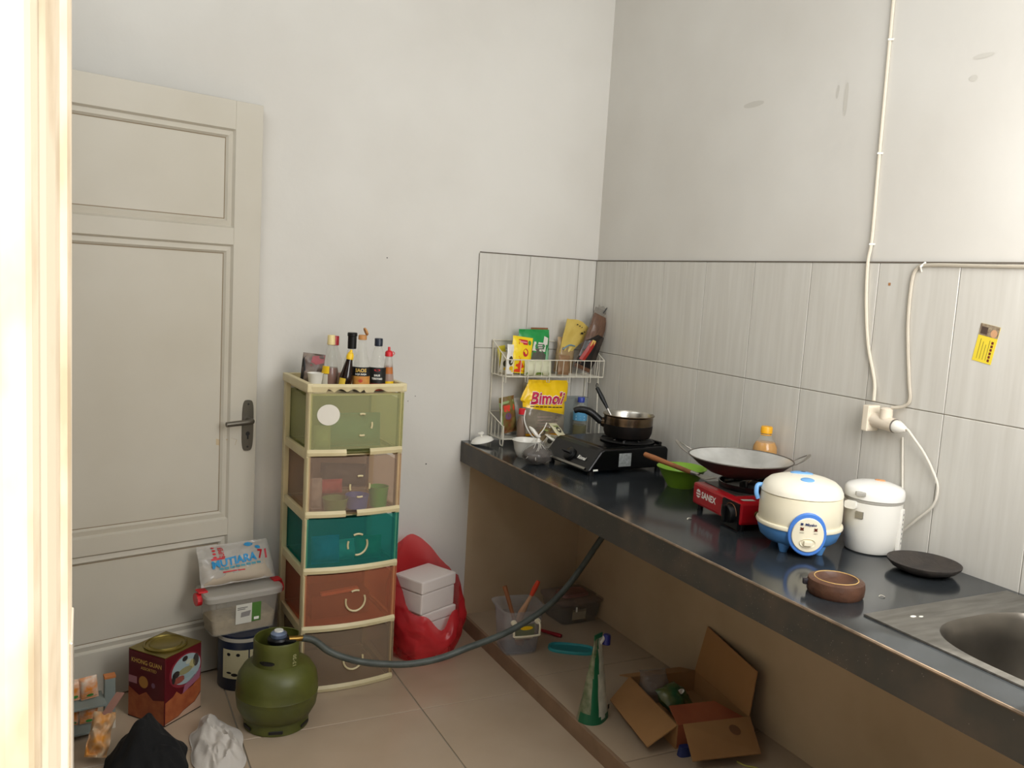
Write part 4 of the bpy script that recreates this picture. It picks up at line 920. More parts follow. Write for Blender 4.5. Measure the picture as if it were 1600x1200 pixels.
# ------------------------------------------------------------------ floor by the door
def gas_cylinder():
    t = thing('gas_cylinder', 'squat olive green gas cylinder with pierced collar standing before the drawers', 'gas cylinder', (.566, 2.722, 0), R(-12))
    OL = mat('olive_paint', '565a22', .45, col2='43461a', vscale=9, bump=.05)
    obj('tank', lathe([(0, .022), (.085, .024), (.110, .040), (.126, .070), (.130, .100), (.130, .112), (.1315, .115), (.130, .118), (.130, .140), (.124, .172), (.108, .198), (.080, .214), (.03, .222), (0, .222)], 56), OL, t, smooth=True)
    obj('foot_ring', lathe([(.100, .0), (.1035, .002), (.1005, .034), (.096, .034), (.0985, .002)], 48), OL, t, smooth=True)
    for a in (-150, -90, -30, 30, 90, 150): obj('foot_slot', B(-.022, .022, -.0015, .0015, .010, .020, bev=.001, seg=1), INKK, t, (.1035*math.cos(R(a)), .1035*math.sin(R(a)), 0), (0, 0, R(a+90)))
    # collar: open towards the hose
    bm = bmesh.new(); n = 40; a0, a1 = R(35), R(325)+0
    g = [[Vector((rr*math.cos(a0+(a1-a0)*i/n), rr*math.sin(a0+(a1-a0)*i/n), z)) for i in range(n+1)] for rr, z in ((.083, .200), (.079, .235), (.078, .262), (.079, .285), (.076, .292))]
    obj('collar', ribbon(g, .003), OL, t, smooth=True)
    for a in (-115, 150): obj('collar_slot', loft([[Vector((.0815*math.cos(R(a)+x/.08), .0815*math.sin(R(a)+x/.08), .232+z)) for x, z in oval(0, 0, .026, .007, 20)], [Vector((.078*math.cos(R(a)+x/.08), .078*math.sin(R(a)+x/.08), .232+z)) for x, z in oval(0, 0, .025, .0065, 20)]], True, False), INKK, t)
    text('stencil', '12-20', .018, mat('stencil_pale', 'a9a878', .6), lambda x, y: ((.0832)*math.cos(R(-52)+y/.083), .0832*math.sin(R(-52)+y/.083), .236+x), t, bold=.0004)
    obj('valve', lathe([(.020, .220), (.018, .240), (.014, .245), (.014, .269), (0, .269)], 20), mat('brass', '8a6c34', .35, .9), t, smooth=True)
    r = thing('gas_regulator', 'black and silver gas regulator clamped on the cylinder valve', 'regulator', (.566, 2.722, .013), R(-12))
    obj('body', lathe([(.028, .2565), (.034, .260), (.036, .272), (.032, .278), (0, .279)], 30), BLACK, r, smooth=True)
    obj('dial', lathe([(.027, .279), (.026, .290), (.018, .297), (0, .298)], 26), mat('blue_steel', '7f8fae', .25, .7), r, smooth=True)
    obj('dial_cap', lathe([(.0155, .2965), (.014, .301), (0, .302)], 20), mat('white_cap', 'cfcfc8', .4), r, smooth=True)
    obj('outlet', tube([(.030, 0, .267), (.056, .004, .266), (.078, .010, .265)], [.011, .010, .0085], 12), mat('brass'), r, smooth=True)
    obj('lever', B(.024, .060, -.030, -.018, .262, .276, bev=.003), BLACK, r, None, (0, 0, R(-8)))
gas_cylinder()
def hose():
    pts = [(.642, 2.716, .278), (.680, 2.712, .266), (.735, 2.70, .222), (.820, 2.675, .190), (.915, 2.65, .176), (1.006, 2.63, .174), (1.10, 2.62, .185), (1.193, 2.62, .207), (1.285, 2.625, .224), (1.369, 2.63, .246), (1.46, 2.64, .280), (1.531, 2.65, .315), (1.60, 2.655, .372), (1.663, 2.66, .442), (1.720, 2.66, .52), (1.790, 2.66, .61), (1.87, 2.68, .70), (1.935, 2.70, .775)]
    o = tag(obj('gas_hose', tube(smoothpts(pts, 6), .0115, 10), mat('hose_grey', '4c524d', .5, col2='3a403c', vscale=20, bump=.15, bscale=120), smooth=True), 'grey green rubber gas hose from the cylinder up under the counter', 'hose')
hose()
def paint_can():
    t = thing('paint_can', 'navy blue paint can with cream printed label behind the gas cylinder', 'can', (.510, 3.052, 0))
    obj('can_body', lathe([(0, 0), (.084, 0), (.086, .003), (.086, .175), (.083, .180)], 40), mat('can_navy', '1b2338', .4), t, smooth=True)
    obj('can_rim', lathe([(.083, .176), (.0885, .178), (.0885, .190), (.083, .192)], 40), mat('rim_grey', 'b5b0a4', .4), t, smooth=True)
    obj('can_lid', lathe([(.083, .190), (.088, .1915), (.088, .1995), (0, .1995)], 40), mat('can_navy'), t, smooth=True)
    a = R(-118)
    for k, (a0, ha) in enumerate(((a, R(31)), (a+R(48), R(14)))):
        g = [[Vector((.0866*math.cos(a0+ha*(2*i/12-1)), .0866*math.sin(a0+ha*(2*i/12-1)), z)) for i in range(13)] for z in (.045, .150)]
        obj('paper_label', ribbon(g), mat('label_cream', 'd0c9a4', .7), t)
    for (x, z, w, h) in ((-.022, .133, .007, .006), (.012, .133, .007, .006), (0, .060, .012, .006), (-.020, .066, .010, .004)): patch('label_mark', oval(x, z, w, h, 10), INKK, wrap(.0872, 0, a), t)
    for k in range(5): patch('label_line', rect(-.034, .034, .080+.009*k, .0815+.009*k), mat('label_line', 'a8a07c', .7), wrap(.0872, 0, a), t)
paint_can()
def food_container():
    t = thing('food_container', 'clear lidded plastic box of rice with red clips on the paint can', 'container', (.496, 3.068, .2005), R(11))
    n = 48
    CB = film('box_clear', 'b8b2a6', .38, .2); CL = film('lid_clear', 'c9c4ba', .6, .25)
    hx, hy = .130, .068
    obj('box', loft([rrect(hx*.86, hy*.84, 0, n, 8), rrect(hx*.97, hy*.95, .128, n, 8), rrect(hx*1.03, hy*1.03, .128, n, 8), rrect(hx*1.03, hy*1.03, .131, n, 8)], True, False), CB, t)
    obj('rice', loft([rrect(hx*.84, hy*.82, .003, n, 8), rrect(hx*.885, hy*.865, .040, n, 8), rrect(hx*.87, hy*.84, .052, n, 8), rrect(hx*.6, hy*.55, .056, n, 8)], True, True), mat('rice_grain', 'b3a07c', .9, col2='a08d6a', vscale=60, bump=.3, bscale=300), t, smooth=True)
    obj('lid', loft([rrect(hx*1.06, hy*1.08, .124, n, 8), rrect(hx*1.08, hy*1.10, .140, n, 8), rrect(hx*1.05, hy*1.06, .149, n, 8), rrect(hx*.95, hy*.92, .150, n, 8)], False, True), CL, t)
    for s in (-1, 1):
        c = obj('clip', loft([[Vector((s*(hx*1.08+x), y, z)) for y, z in [(p[0]*1, .124+p[1]) for p in oval(0, 0, .028, .022, 14)]] for x in (-.002, .010, .014)], True, True), REDP, t)
        obj('clip_hook', B(min(s*.118, s*.150), max(s*.118, s*.150), -.020, .020, .149, .155, bev=.002), REDP, c)
    F = lambda x, z: (x, -hy*(.86+.10*z/.128)-.0022, z)
    patch('sticker', rect(-.035, .022, .032, .104), mat('sticker_paper', 'd3d0c4', .6), F, t); patch('sticker_green', rect(.022, .055, .034, .104), mat('sticker_green', '4e7a34', .5), F, t)
    F = lambda x, z: (x, -hy*(.86+.10*z/.128)-.0032, z)
    patch('sticker_picture', [(-.018, .056), (.014, .058), (.018, .078), (-.016, .074)], mat('pic_grey', '8f8a86', .6), F, t); patch('sticker_code', rect(.030, .048, .040, .050), INKW, F, t)
    for k in range(2): patch('sticker_text', rect(-.030, -.002 if k else .006, .090-.006*k, .093-.006*k), mat('ink_grey', '6f6d68', .6), F, t)
food_container()
def sugar_bag():
    t = thing('sugar_bag', 'clear printed bag of pale sugar slumped on the clear plastic box', 'bag', (.492, 3.052, .3680), rot=(R(-34), R(0), R(11)))
    w, h = .265, .145
    S = pillow(w, h, .050, .012, 91, base=.3, seal=.15, taper=.04)
    obj('bag_film', pillow_mesh(S, 26, 22), film('bag_clear2', 'cfcac2', .55, .15), t, smooth=True)
    S2 = pillow(w*.93, h*.50, .046, .006, 92, base=.5, seal=.02)
    obj('sugar', pillow_mesh(S2, 18, 14), mat('sugar_pale', 'b5a794', .9), t, (0, 0, .003), smooth=True)
    F = on(S, w, h, .0025)
    text('brand_print', 'MUTIARA', .038, INKB, lambda x, y: F(x*1.0-.012+.0, y+.072+.08*x), t, bold=.0014)
    text('brand_print', '71', .044, mat('print_red2', 'b5222e', .5), lambda x, y: F(x+.098, y+.084), t, bold=.0012)
    [patch('small_print', rect(-.072+.020*k, -.056+.020*k, .044+.0012*k, .052+.0012*k), mat('print_teal', '4f90a0', .5), F, t) for k in range(8)]
    patch('red_line', rect(-.06, .02, .034, .038), INKR, F, t, 1)
    text('side_print', 'SUPER', .026, INKR, lambda x, y: F(-y-.050, x*.80+.112), t, bold=.0006, xs=.8); [patch('side_mark', oval(-.078, .094+.013*k, .007, .004, 8), INKR, F, t) for k in range(4)]
    patch('red_tag', rect(-.092, -.045, .084, .091), INKR, F, t, 1)
    for (x, y, r) in ((.052, .128, .016), (.082, .112, .012)): patch('blue_mark', oval(x, y, r, r*.6, 14), INKB, F, t)
sugar_bag()
def biscuit_tin():
    t = thing('biscuit_tin', 'square dark red biscuit tin with round gold lid standing by the door', 'tin', (.240, 2.912, 0), R(40))
    a, H_ = .079, .228
    obj('tin_body', B(-a, a, -a, a, .002, H_, bev=.004), mat('tin_maroon', '5c111b', .35, col2='4c0d16', vscale=6), t)
    obj('tin_edge', B(-a-.001, a+.001, -a-.001, a+.001, 0, .006, bev=.002, seg=1), mat('tin_dark', '2a2018', .4, .5), t)
    GT = mat('tin_gold', '857638', .35, .7, col2='6f612d', vscale=12)
    obj('tin_top', B(-a, a, -a, a, H_, H_+.003, bev=.001, seg=1), GT, t)
    obj('round_lid', lathe([(.066, .003), (.068, .008), (.063, .010), (.060, .006), (.052, .005), (.049, .008), (.044, .004), (0, .004)], 44, c=(0, 0, H_)), GT, t, smooth=True)
    L = lambda x, z: (-a-.0006, -x, z); Rr = lambda x, z: (x, -a-.0006, z)           # the two faces in view
    L2 = lambda x, z: (-a-.0012, -x, z); R2 = lambda x, z: (x, -a-.0012, z); R3 = lambda x, z: (x, -a-.0018, z)
    OR = mat('print_orange', 'a85c34', .5, col2='8f4426', vscale=30); BE = mat('print_beige', 'b99a84', .6)
    text('tin_print', 'KHONG GUAN', .021, GOLD, lambda x, y: L(x, y+.196), t, bold=.0002, xs=.90); text('tin_print', 'ASSORTED', .014, GOLD, lambda x, y: L(x+.01, y+.176), t)
    patch('wave_print', [(-.077, .004), (.077, .004), (.077, .088), (.03, .078), (.0, .100), (-.03, .082), (-.077, .104)], OR, L, t); patch('round_badge', oval(-.012, .130, .020, .020, 20), mat('badge_gold', 'b07a3a', .5), L, t); patch('tab_print', rect(-.077, -.040, .118, .142), mat('tab_pink', 'a8747c', .5), L, t); patch('dot_print', oval(.030, .128, .008, .009, 12), mat('dot_violet', '7d5a6e', .5), L, t)
    patch('wave_print', [(-.077, .010), (-.02, .014), (.0, .024), (.05, .034), (.077, .060), (.077, .115), (.04, .092), (.01, .088), (-.01, .082), (-.03, .100), (-.045, .088), (-.077, .080)], OR, Rr, t)
    patch('pale_foot', [(-.077, .004), (.077, .004), (.077, .055), (.05, .032), (.0, .022), (-.02, .012), (-.077, .008)], BE, Rr, t)
    patch('pink_ribbon', [(-.005, .082), (.070, .108), (.076, .142), (.004, .108)], mat('ribbon_mauve', '94596e', .5), R2, t)
    patch('oval_line', oval(.008, .160, .070, .056, 36), mat('oval_red', '7f2430', .5), Rr, t); patch('oval_picture', oval(.010, .162, .063, .049, 36), mat('oval_pale', '93a4a8', .5), R2, t)
    for k, (x, z, rx, rz, c) in enumerate(((-.034, .158, .016, .012, '2a2220'), (-.044, .146, .008, .016, '2a2220'), (.004, .199, .012, .009, '2a2220'), (.052, .178, .013, .022, '3a3430'), (.006, .158, .030, .012, '8a8660'), (.036, .170, .013, .016, 'a8a070'), (-.020, .136, .024, .012, '8a4438'), (.022, .138, .024, .009, '8aa0a4'), (.020, .184, .014, .008, 'b0b4a4'))):
        patch('picture_patch', oval(x, z, rx, rz, 12), mat('pic_%d' % k, c, .6), R3, t)
biscuit_tin()
def cloths():
    def heap(name, label, c, rx, ry, h, col, seed, rough=.95, ridge=.25, n=60, peaks=()):
        g = []
        for i in range(n+1):
            row = []
            for j in range(n+1):
                u, v = -1+2*i/n, -1+2*j/n
                k = max(abs(u), abs(v)); l = math.hypot(u, v) or 1
                x, y = u*k/l, v*k/l          # square to disc
                edge = 1+.22*nz((x*1.4, y*1.4, 0), 1.2, seed)
                r = math.hypot(x, y)
                z = h*(1-r**2.2)*(.72+.5*nz((x, y, 1), 1.6, seed))
                for (px, py, ph, pr_) in peaks: z += ph*math.exp(-((x-px)**2+(y-py)**2)/pr_)*(1-r**3)
                z += h*ridge*(.5-abs(nz((x, y, 2), 3.2, seed+1)))*(1-r**4)
                row.append(Vector((c[0]+x*rx*edge, c[1]+y*ry*edge, max(.003, z)+.002*(1-r))))
            g.append(row)
        bm = ribbon(g, .002)
        return tag(obj(name, bm, mat('cloth_'+name+str(seed), col, rough, bump=.1, bscale=150), smooth=True), label, 'cloth')
    heap('black_shirt', 'black cloth heaped on the floor before the biscuit tin', (.170, 2.590), .118, .150, .122, '0b0b0d', 3, peaks=((-.1, .35, .05, .12),))
    heap('white_cloth', 'crumpled white cloth lying on the floor beside the black cloth', (.368, 2.615), .080, .185, .038, 'c9c2ba', 8, ridge=1.0, peaks=((-.25, .50, .030, .12), (.35, -.45, .018, .15)))
    heap('navy_trousers', 'dark navy cloth on the floor under the orange packets', (-.075, 2.50), .105, .15, .055, '10141f', 12)
    heap('grey_jeans', 'dark slate grey cloth lying in front of the white cloth', (.36, 2.385), .13, .040, .045, '23262b', 15)
cloths()
def little_rack():
    t = thing('shoe_rack', 'low grey and white plastic stand with two shelf bars beside the door', 'stand', (.072, 2.86, 0), R(8))
    G = mat('stand_grey', '7f8782', .5); WB = mat('stand_white', 'd8cdbb', .5)
    obj('post', B(-.016, .016, -.012, .012, .045, .168, bev=.003), G, t); obj('post_foot', B(-.016, .017, -.013, .013, .0, .046, bev=.003), WB, t)
    obj('post_cap', B(-.017, .017, -.013, .013, .167, .176, bev=.002), mat('cap_orange', 'b8703a', .5), t)
    for z in (.018, .098): obj('shelf_bar', B(-.26, -.015, -.05, .05, z, z+.008, bev=.002), G, t)
    obj('post', B(-.292, -.260, -.012, .012, 0, .168, bev=.003), G, t)
    for i, (x, z, h) in enumerate(((-.055, .1065, .070), (-.098, .1065, .066), (-.060, .0265, .055), (-.105, .0265, .050))):
        o, S, F = packet('snack_packet', ('%s orange and white snack packet on the %s bar of the grey stand' % (('plump', 'narrow')[i % 2], ('upper', 'upper', 'lower', 'lower')[i])), 'packet', (.072+x, 2.845+.008*x, z+.007), .050 if i % 2 == 0 else .034, h, .026, mat('snack_orange', 'd9822e', .4, col2='d8cfc0', vscale=38), (R(-6), R(4*(i-1)), R(10)), 101+i, .006, group='snack packets on the grey stand')
        patch('green_print', oval(0, h*.2, .010, .005, 10), mat('print_green'), F, o)
    o, S, F = packet('snack_packet', 'torn orange and cream packet lying against the navy cloth by the stand', 'packet', (.030, 2.635, .030), .062, .125, .036, mat('snack_torn', 'c8832e', .45, col2='b8a890', vscale=26), (R(-24), R(16), R(6)), 111, .026)
    obj('torn_tail', ribbon([[Vector((-.012+.008*i+.01*j, -.012-.006*nz((i, j, 0)), .115+.022*j)) for i in range(4)] for j in range(4)], .0012), mat('torn_brown', '7a4a34', .5), o, smooth=True)
little_rack()
def red_bag():
    t = thing('red_plastic_bag', 'thin red plastic carrier bag holding foam boxes beside the drawers', 'bag', (1.205, 3.060, 0))
    n, m = 64, 26; g = []
    for j in range(m+1):
        v = j/m; row = []
        for i in range(n+1):
            a = 2*math.pi*i/n
            top = .30+.105*max(0, math.sin(a-.35))**.8+.05*max(0, math.cos(a-2.4))+.04*nz((math.cos(a)*1.6, math.sin(a)*1.6, 0), 1.2)-.15*max(0, math.cos(a+1.45))**1.2
            z = .003+(top)*v
            bulge = .55+.45*math.sin(min(1, .18+v*1.05)*math.pi*.62)
            r = bulge*(1+.10*nz((math.cos(a)*1.8, math.sin(a)*1.8, v*2.5), 1.3, 4)+.035*nz((math.cos(a)*5, math.sin(a)*5, v*5), 1.6, 7))*(1-.10*max(0, v-.75)*4)
            row.append(Vector((r*.158*math.cos(a), r*.128*math.sin(a), z)))
        row[-1] = row[0].copy(); g.append(row)
    bm = ribbon(g); bmesh.ops.remove_doubles(bm, verts=bm.verts[:], dist=.0004)
    obj('bag_film', bm, film('red_film', 'd8323a', .44, .25, 'f49090'), t, smooth=True)
    obj('bag_floor', lathe([(0, 0), (.06, 0), (.085, .003)], 24), film('red_film', 'c8222a', .62, .3), t)
    FO = mat('white_foam', 'dcd2cc', .8, bump=.05, bscale=200)
    for i, (x, y, z, w, d, h, a, lab) in enumerate(((.0, .0, .0055, .150, .125, .085, 10, 'white foam food box at the bottom of the red carrier bag'), (.004, .002, .0915, .175, .140, .108, 22, 'white foam food box in the middle of the red carrier bag'), (-.008, .0, .2005, .185, .145, .130, 26, 'upper white foam food box rising out of the red carrier bag'))):
        b = thing('foam_box', lab, 'box', (1.205+x, 3.060+y, z), R(a), 'foam boxes in the red bag')
        obj('box', B(-w/2, w/2, -d/2, d/2, 0, h*.62, bev=.006), FO, b); obj('lid', B(-w/2-.003, w/2+.003, -d/2-.003, d/2+.003, h*.63, h, bev=.006), FO, b)
red_bag()

# ------------------------------------------------------------------ under the counter
def under_counter():
    n = 40
    t = thing('plastic_tub', 'clear square plastic tub with wire grip holding kitchen tools under the counter', 'tub', (1.516, 2.868, PL), R(-6)); t.scale = (1.08, 1.08, 1)
    TF = film('tub_film', 'b4b2b4', .30, .25)
    obj('tub', loft([rrect(.062, .060, 0, n, 5), rrect(.070, .068, .09, n, 5), rrect(.076, .074, .165, n, 5), rrect(.086, .084, .172, n, 5), rrect(.088, .086, .178, n, 5), rrect(.076, .074, .176, n, 5), rrect(.068, .066, .09, n, 5), rrect(.060, .058, .004, n, 5)], True, True), TF, t, smooth=False)
    obj('grip', tube(smoothpts([(-.045, -.079, .135), (-.048, -.090, .130), (-.048, -.092, .098), (-.040, -.092, .088), (.040, -.092, .088), (.048, -.092, .098), (.048, -.090, .130), (.045, -.079, .135)], 4), .0038, 8), IVORY, t, smooth=True)
    for s in (-1, 1): obj('grip_lug', lathe([(.011, 0), (.010, .008), (0, .009)], 14), IVORY, t, (s*.045, -.073, .137), (R(90), 0, 0))
    patch('label', rect(-.036, .036, .078, .126), mat('tub_label', '6f7258', .6), lambda x, z: (x, -.0745+.0*z, z), t); patch('label_yellow', oval(.005, .112, .024, .008, 12), YEL, lambda x, z: (x, -.0755, z), t); patch('label_pale', rect(-.038, .030, .070, .080), mat('label_pale', 'a8a08e', .6), lambda x, z: (x, -.0755, z), t)
    obj('sediment', loft([rrect(.054, .052, .0045, n, 5), rrect(.054, .052, .010, n, 5)], True, True), mat('dark_tools', '2c3036', .6), t)
    w = lambda p: Vector((1.516, 2.868, PL))+Vector(p)
    s = thing('wooden_spoon', 'brown wooden spoon handle standing in the clear tub under the counter', 'spoon')
    obj('handle', tube([w((-.005, -.030, .040)), w((-.025, .0, .14)), w((-.052, .03, .245))], [.007, .008, .0095], 8), WOOD, s, smooth=True)
    obj('spoon_bowl', lathe([(0, -.010), (.016, -.006), (.019, .006), (.012, .014), (0, .016)], 16), WOOD, s, w((-.004, -.032, .036)), None, True)
    k = thing('kitchen_brush', 'orange handled pastry brush standing in the clear tub under the counter', 'brush')
    obj('stem', tube([w((.005, .030, .055)), w((.025, .022, .13)), w((.046, .016, .175)), w((.060, .014, .20))], [.012, .014, .008, .007], 8), mat('brush_pale', 'c79a76', .5), k, smooth=True)
    obj('handle', tube([w((.060, .014, .200)), w((.072, .012, .228)), w((.086, .010, .258))], [.008, .011, .008], 10), mat('orange_red2', 'd8401c', .4), k, smooth=True)
    b = tag(obj('rubber_ball', lathe([(.0001, -.020)]+[(.020*math.cos(R(q)), .020*math.sin(R(q))) for q in range(-75, 90, 15)]+[(.0001, .020)], 20), mat('ball_red', '8f2a2c', .5), None, w((.020, -.020, .120)), None, True), 'dark red rounded knob among tools in the clear tub', 'tool')
    b.location = w((.030, -.028, .058))
    # lidded clear box by the back wall
    t = thing('storage_box', 'clear shallow storage box with pinkish lid grip by the wall under the counter', 'box', (1.885, 3.085, PL), R(3))
    BF = film('box_film', '8d867c', .34, .25)
    obj('box', loft([rrect(.090, .080, 0, n, 8), rrect(.103, .094, .085, n, 8), rrect(.108, .099, .087, n, 8), rrect(.108, .099, .090, n, 8), rrect(.101, .092, .088, n, 8), rrect(.088, .078, .003, n, 8)], True, True), BF, t)
    obj('lid', loft([rrect(.110, .101, .088, n, 8), rrect(.110, .101, .098, n, 8), rrect(.092, .082, .102, n, 8)], False, True), film('lid_pink', 'a08a80', .5, .25), t)
    obj('lid_grip', loft([rrect(.070, .048, .102, n, 4), rrect(.066, .044, .112, n, 4), rrect(.052, .030, .108, n, 4)], False, True), film('grip_rose', '9a6a62', .7, .3), t)
    patch('paper_note', rect(-.050, .018, .020, .066), mat('note_grey', 'a39a86', .7), lambda x, z: (x, -.0835-.1*z, z), t); obj('white_clip', B(-.040, -.034, -.101, -.096, .060, .080, bev=.001), WHITE, t)
    # teal lid on the floor
    t = thing('oval_lid', 'teal oval plastic lid lying on the tiles beside the clear tub', 'tray', (1.712, 2.778, PL), R(-32))
    TL = mat('teal_plastic', '2a8a90', .4)
    obj('rim', loft([rrect(.090, .042, 0, n, 3), rrect(.092, .044, .006, n, 3), rrect(.090, .042, .012, n, 3), rrect(.085, .037, .012, n, 3), rrect(.083, .035, .004, n, 3)], True, False), mat('teal_rim', '3aa0a6', .4), t, smooth=True)
    obj('web', loft([rrect(.083, .035, .0035, n, 3), rrect(.083, .035, .005, n, 3)], True, True), TL, t)
    t = thing('lighter_stick', 'short red plastic stick lying on the tiles behind the teal lid', 'stick', (1.705, 2.935, PL+.0085), R(-58))
    obj('barrel', tube([(-.045, 0, 0), (.04, 0, 0), (.050, 0, .0)], [.006, .0085, .007], 8), mat('stick_red', '9c1c28', .4), t, smooth=True); obj('tip', tube([(-.045, 0, 0), (-.060, 0, .0)], [.005, .003], 8), BLACK, t)
    # standing refill pouch
    t = thing('refill_pouch', 'green and white refill pouch with navy spout cap standing on the tiles under the counter', 'pouch', (1.512, 2.290, PL), R(24))
    def sect(z):
        f = z/.275; wx = .058*(1-.62*f); d = .044*max(.04, (1-f))**.9
        ob = []
        for i in range(36):
            a = 2*math.pi*i/36; x, y = superell(wx, d, a, 2.4); ob.append(Vector((x*(1+.03*nz((x*20, y*20, z*12))), y+.003*nz((x*30, z*22, y*9)), z)))
        return ob
    bm = loft([sect(.275*k/24) for k in range(25)], True, True)
    gm, wm, pm = mat('pouch_green', '0f5a3a', .3), mat('pouch_white', 'c9c8b8', .35, col2='9fa494', vscale=22), mat('pouch_mid', '4a5a38', .35, col2='8a8a72', vscale=30)
    o = obj('pouch_body', bm, [gm, wm, pm], t, smooth=True)
    for p in o.data.polygons:
        c = p.center
        ang = math.degrees(math.atan2(c.y, c.x))
        if c.z < .030 and p.normal.y < .3 and c.z < .012+.020*abs(c.x)/.05: p.material_index = 0
        elif -122 < ang < 40: p.material_index = 1
        elif -158 <= ang <= -122: p.material_index = 0
        else: p.material_index = 2
    obj('top_seal', B(-.022, .022, -.0015, .0015, .272, .290), gm, t)
    obj('spout', tube([(.012, 0, .255), (.036, 0, .268)], .007, 10), WHITE, t)
    obj('cap', lathe([(.013, 0), (.0145, .002), (.0125, .030), (.0105, .034), (0, .034)], 20), mat('cap_indigo', '1c1f6b', .35), t, (.040, -.006, .244), (0, R(6), 0), True)
    patch('dark_code', rect(.018, .027, .040, .056), INKK, lambda x, z: (x, -.0445, z), t)
under_counter()
def carton():
    th = R(-8); t = thing('cardboard_carton', 'open brown cardboard carton with spread flaps on the tiles under the counter', 'carton', (1.655, 2.030, PL), th)
    # local: x to the wall, y to the back wall; the near corner is the origin
    w, d, h, k = .262, .340, .078, .004
    obj('bottom', B(0, w, 0, d, 0, k), CARD, t)
    obj('side', B(0, k, 0, d, k, h), CARD, t); obj('side', B(w-k, w, 0, d, k, h), CARD, t); obj('side', B(k, w-k, d-k, d, k, h), CARD, t); obj('side', B(k, w-k, 0, k, k, h), mat('card_red', '8f4a2c', .8), t)
    def flap(name, pts, m=CARD): return obj(name, ribbon([[Vector(pts[0]), Vector(pts[1])], [Vector(pts[3]), Vector(pts[2])]], .0035), m, t)
    flap('flap', [(0, .0, h), (0, d, h), (-.098, d-.06, h-.045), (-.105, -.01, h-.052)])
    flap('flap', [(.02, 0, h), (w, 0, h), (w-.045, -.135, h-.045), (-.010, -.120, h-.050)])
    flap('flap', [(w, 0, h), (w, d, h), (w+.030, d-.01, h+.165), (w+.022, .01, h+.145)])
    flap('flap', [(0, d, h), (w, d, h), (w-.01, d+.095, h-.030), (.01, d+.095, h-.038)])
    flap('inner_flap', [(.005, .004, h), (w-.02, .004, h), (w-.08, .085, h+.020), (.01, .075, h+.026)], mat('card_orange', '9c5432', .8, col2='8a4428', vscale=8))
    patch('damp_stain', oval(.20, -.045, .018, .020, 14), mat('stain', '6e4a2c', .9), lambda x, y: (x-.02, y, h-.0150+.0*x+.33*(y+.045)+.0045), t)
    o, S, F = packet('vegetable_bag', 'green and yellow printed bag lying in the open carton', 'bag', (1.80, 2.165, PL+.028), .12, .11, .06, mat('veg_bag', '1d4a2c', .35, col2='6e6a3a', vscale=18), (R(-58), 0, R(20)), 121, .012)
    patch('white_print', oval(.01, .06, .018, .008, 12), INKW, F, o)
    o, S, F = packet('clear_bag', 'scrunched clear plastic bag at the back of the open carton', 'bag', (1.755, 2.270, PL+.020), .10, .11, .08, film('scrunched_film', '8a7f76', .4, .2), (R(-30), 0, R(-10)), 125, .016)
    s = tag(obj('yellow_string', tube(smoothpts([(1.790, 1.90, PL+.003), (1.80, 1.872, PL+.003), (1.822, 1.852, PL+.003), (1.83, 1.83, PL+.003)], 6), .0024, 6), mat('string_yellow', 'b8b25a', .6), smooth=True), 'yellow plastic string on the tiles by the carton flap', 'string')
    b = tag(obj('blue_scrap', loft([rrect(.022, .014, 0, 20, 3), rrect(.018, .011, .03, 20, 3)], True, True), mat('scrap_navy', '1f2a5c', .5), None, (1.660, 1.992, PL), (0, 0, R(-8))), 'navy blue plastic scrap under the carton flaps', 'scrap')
carton()

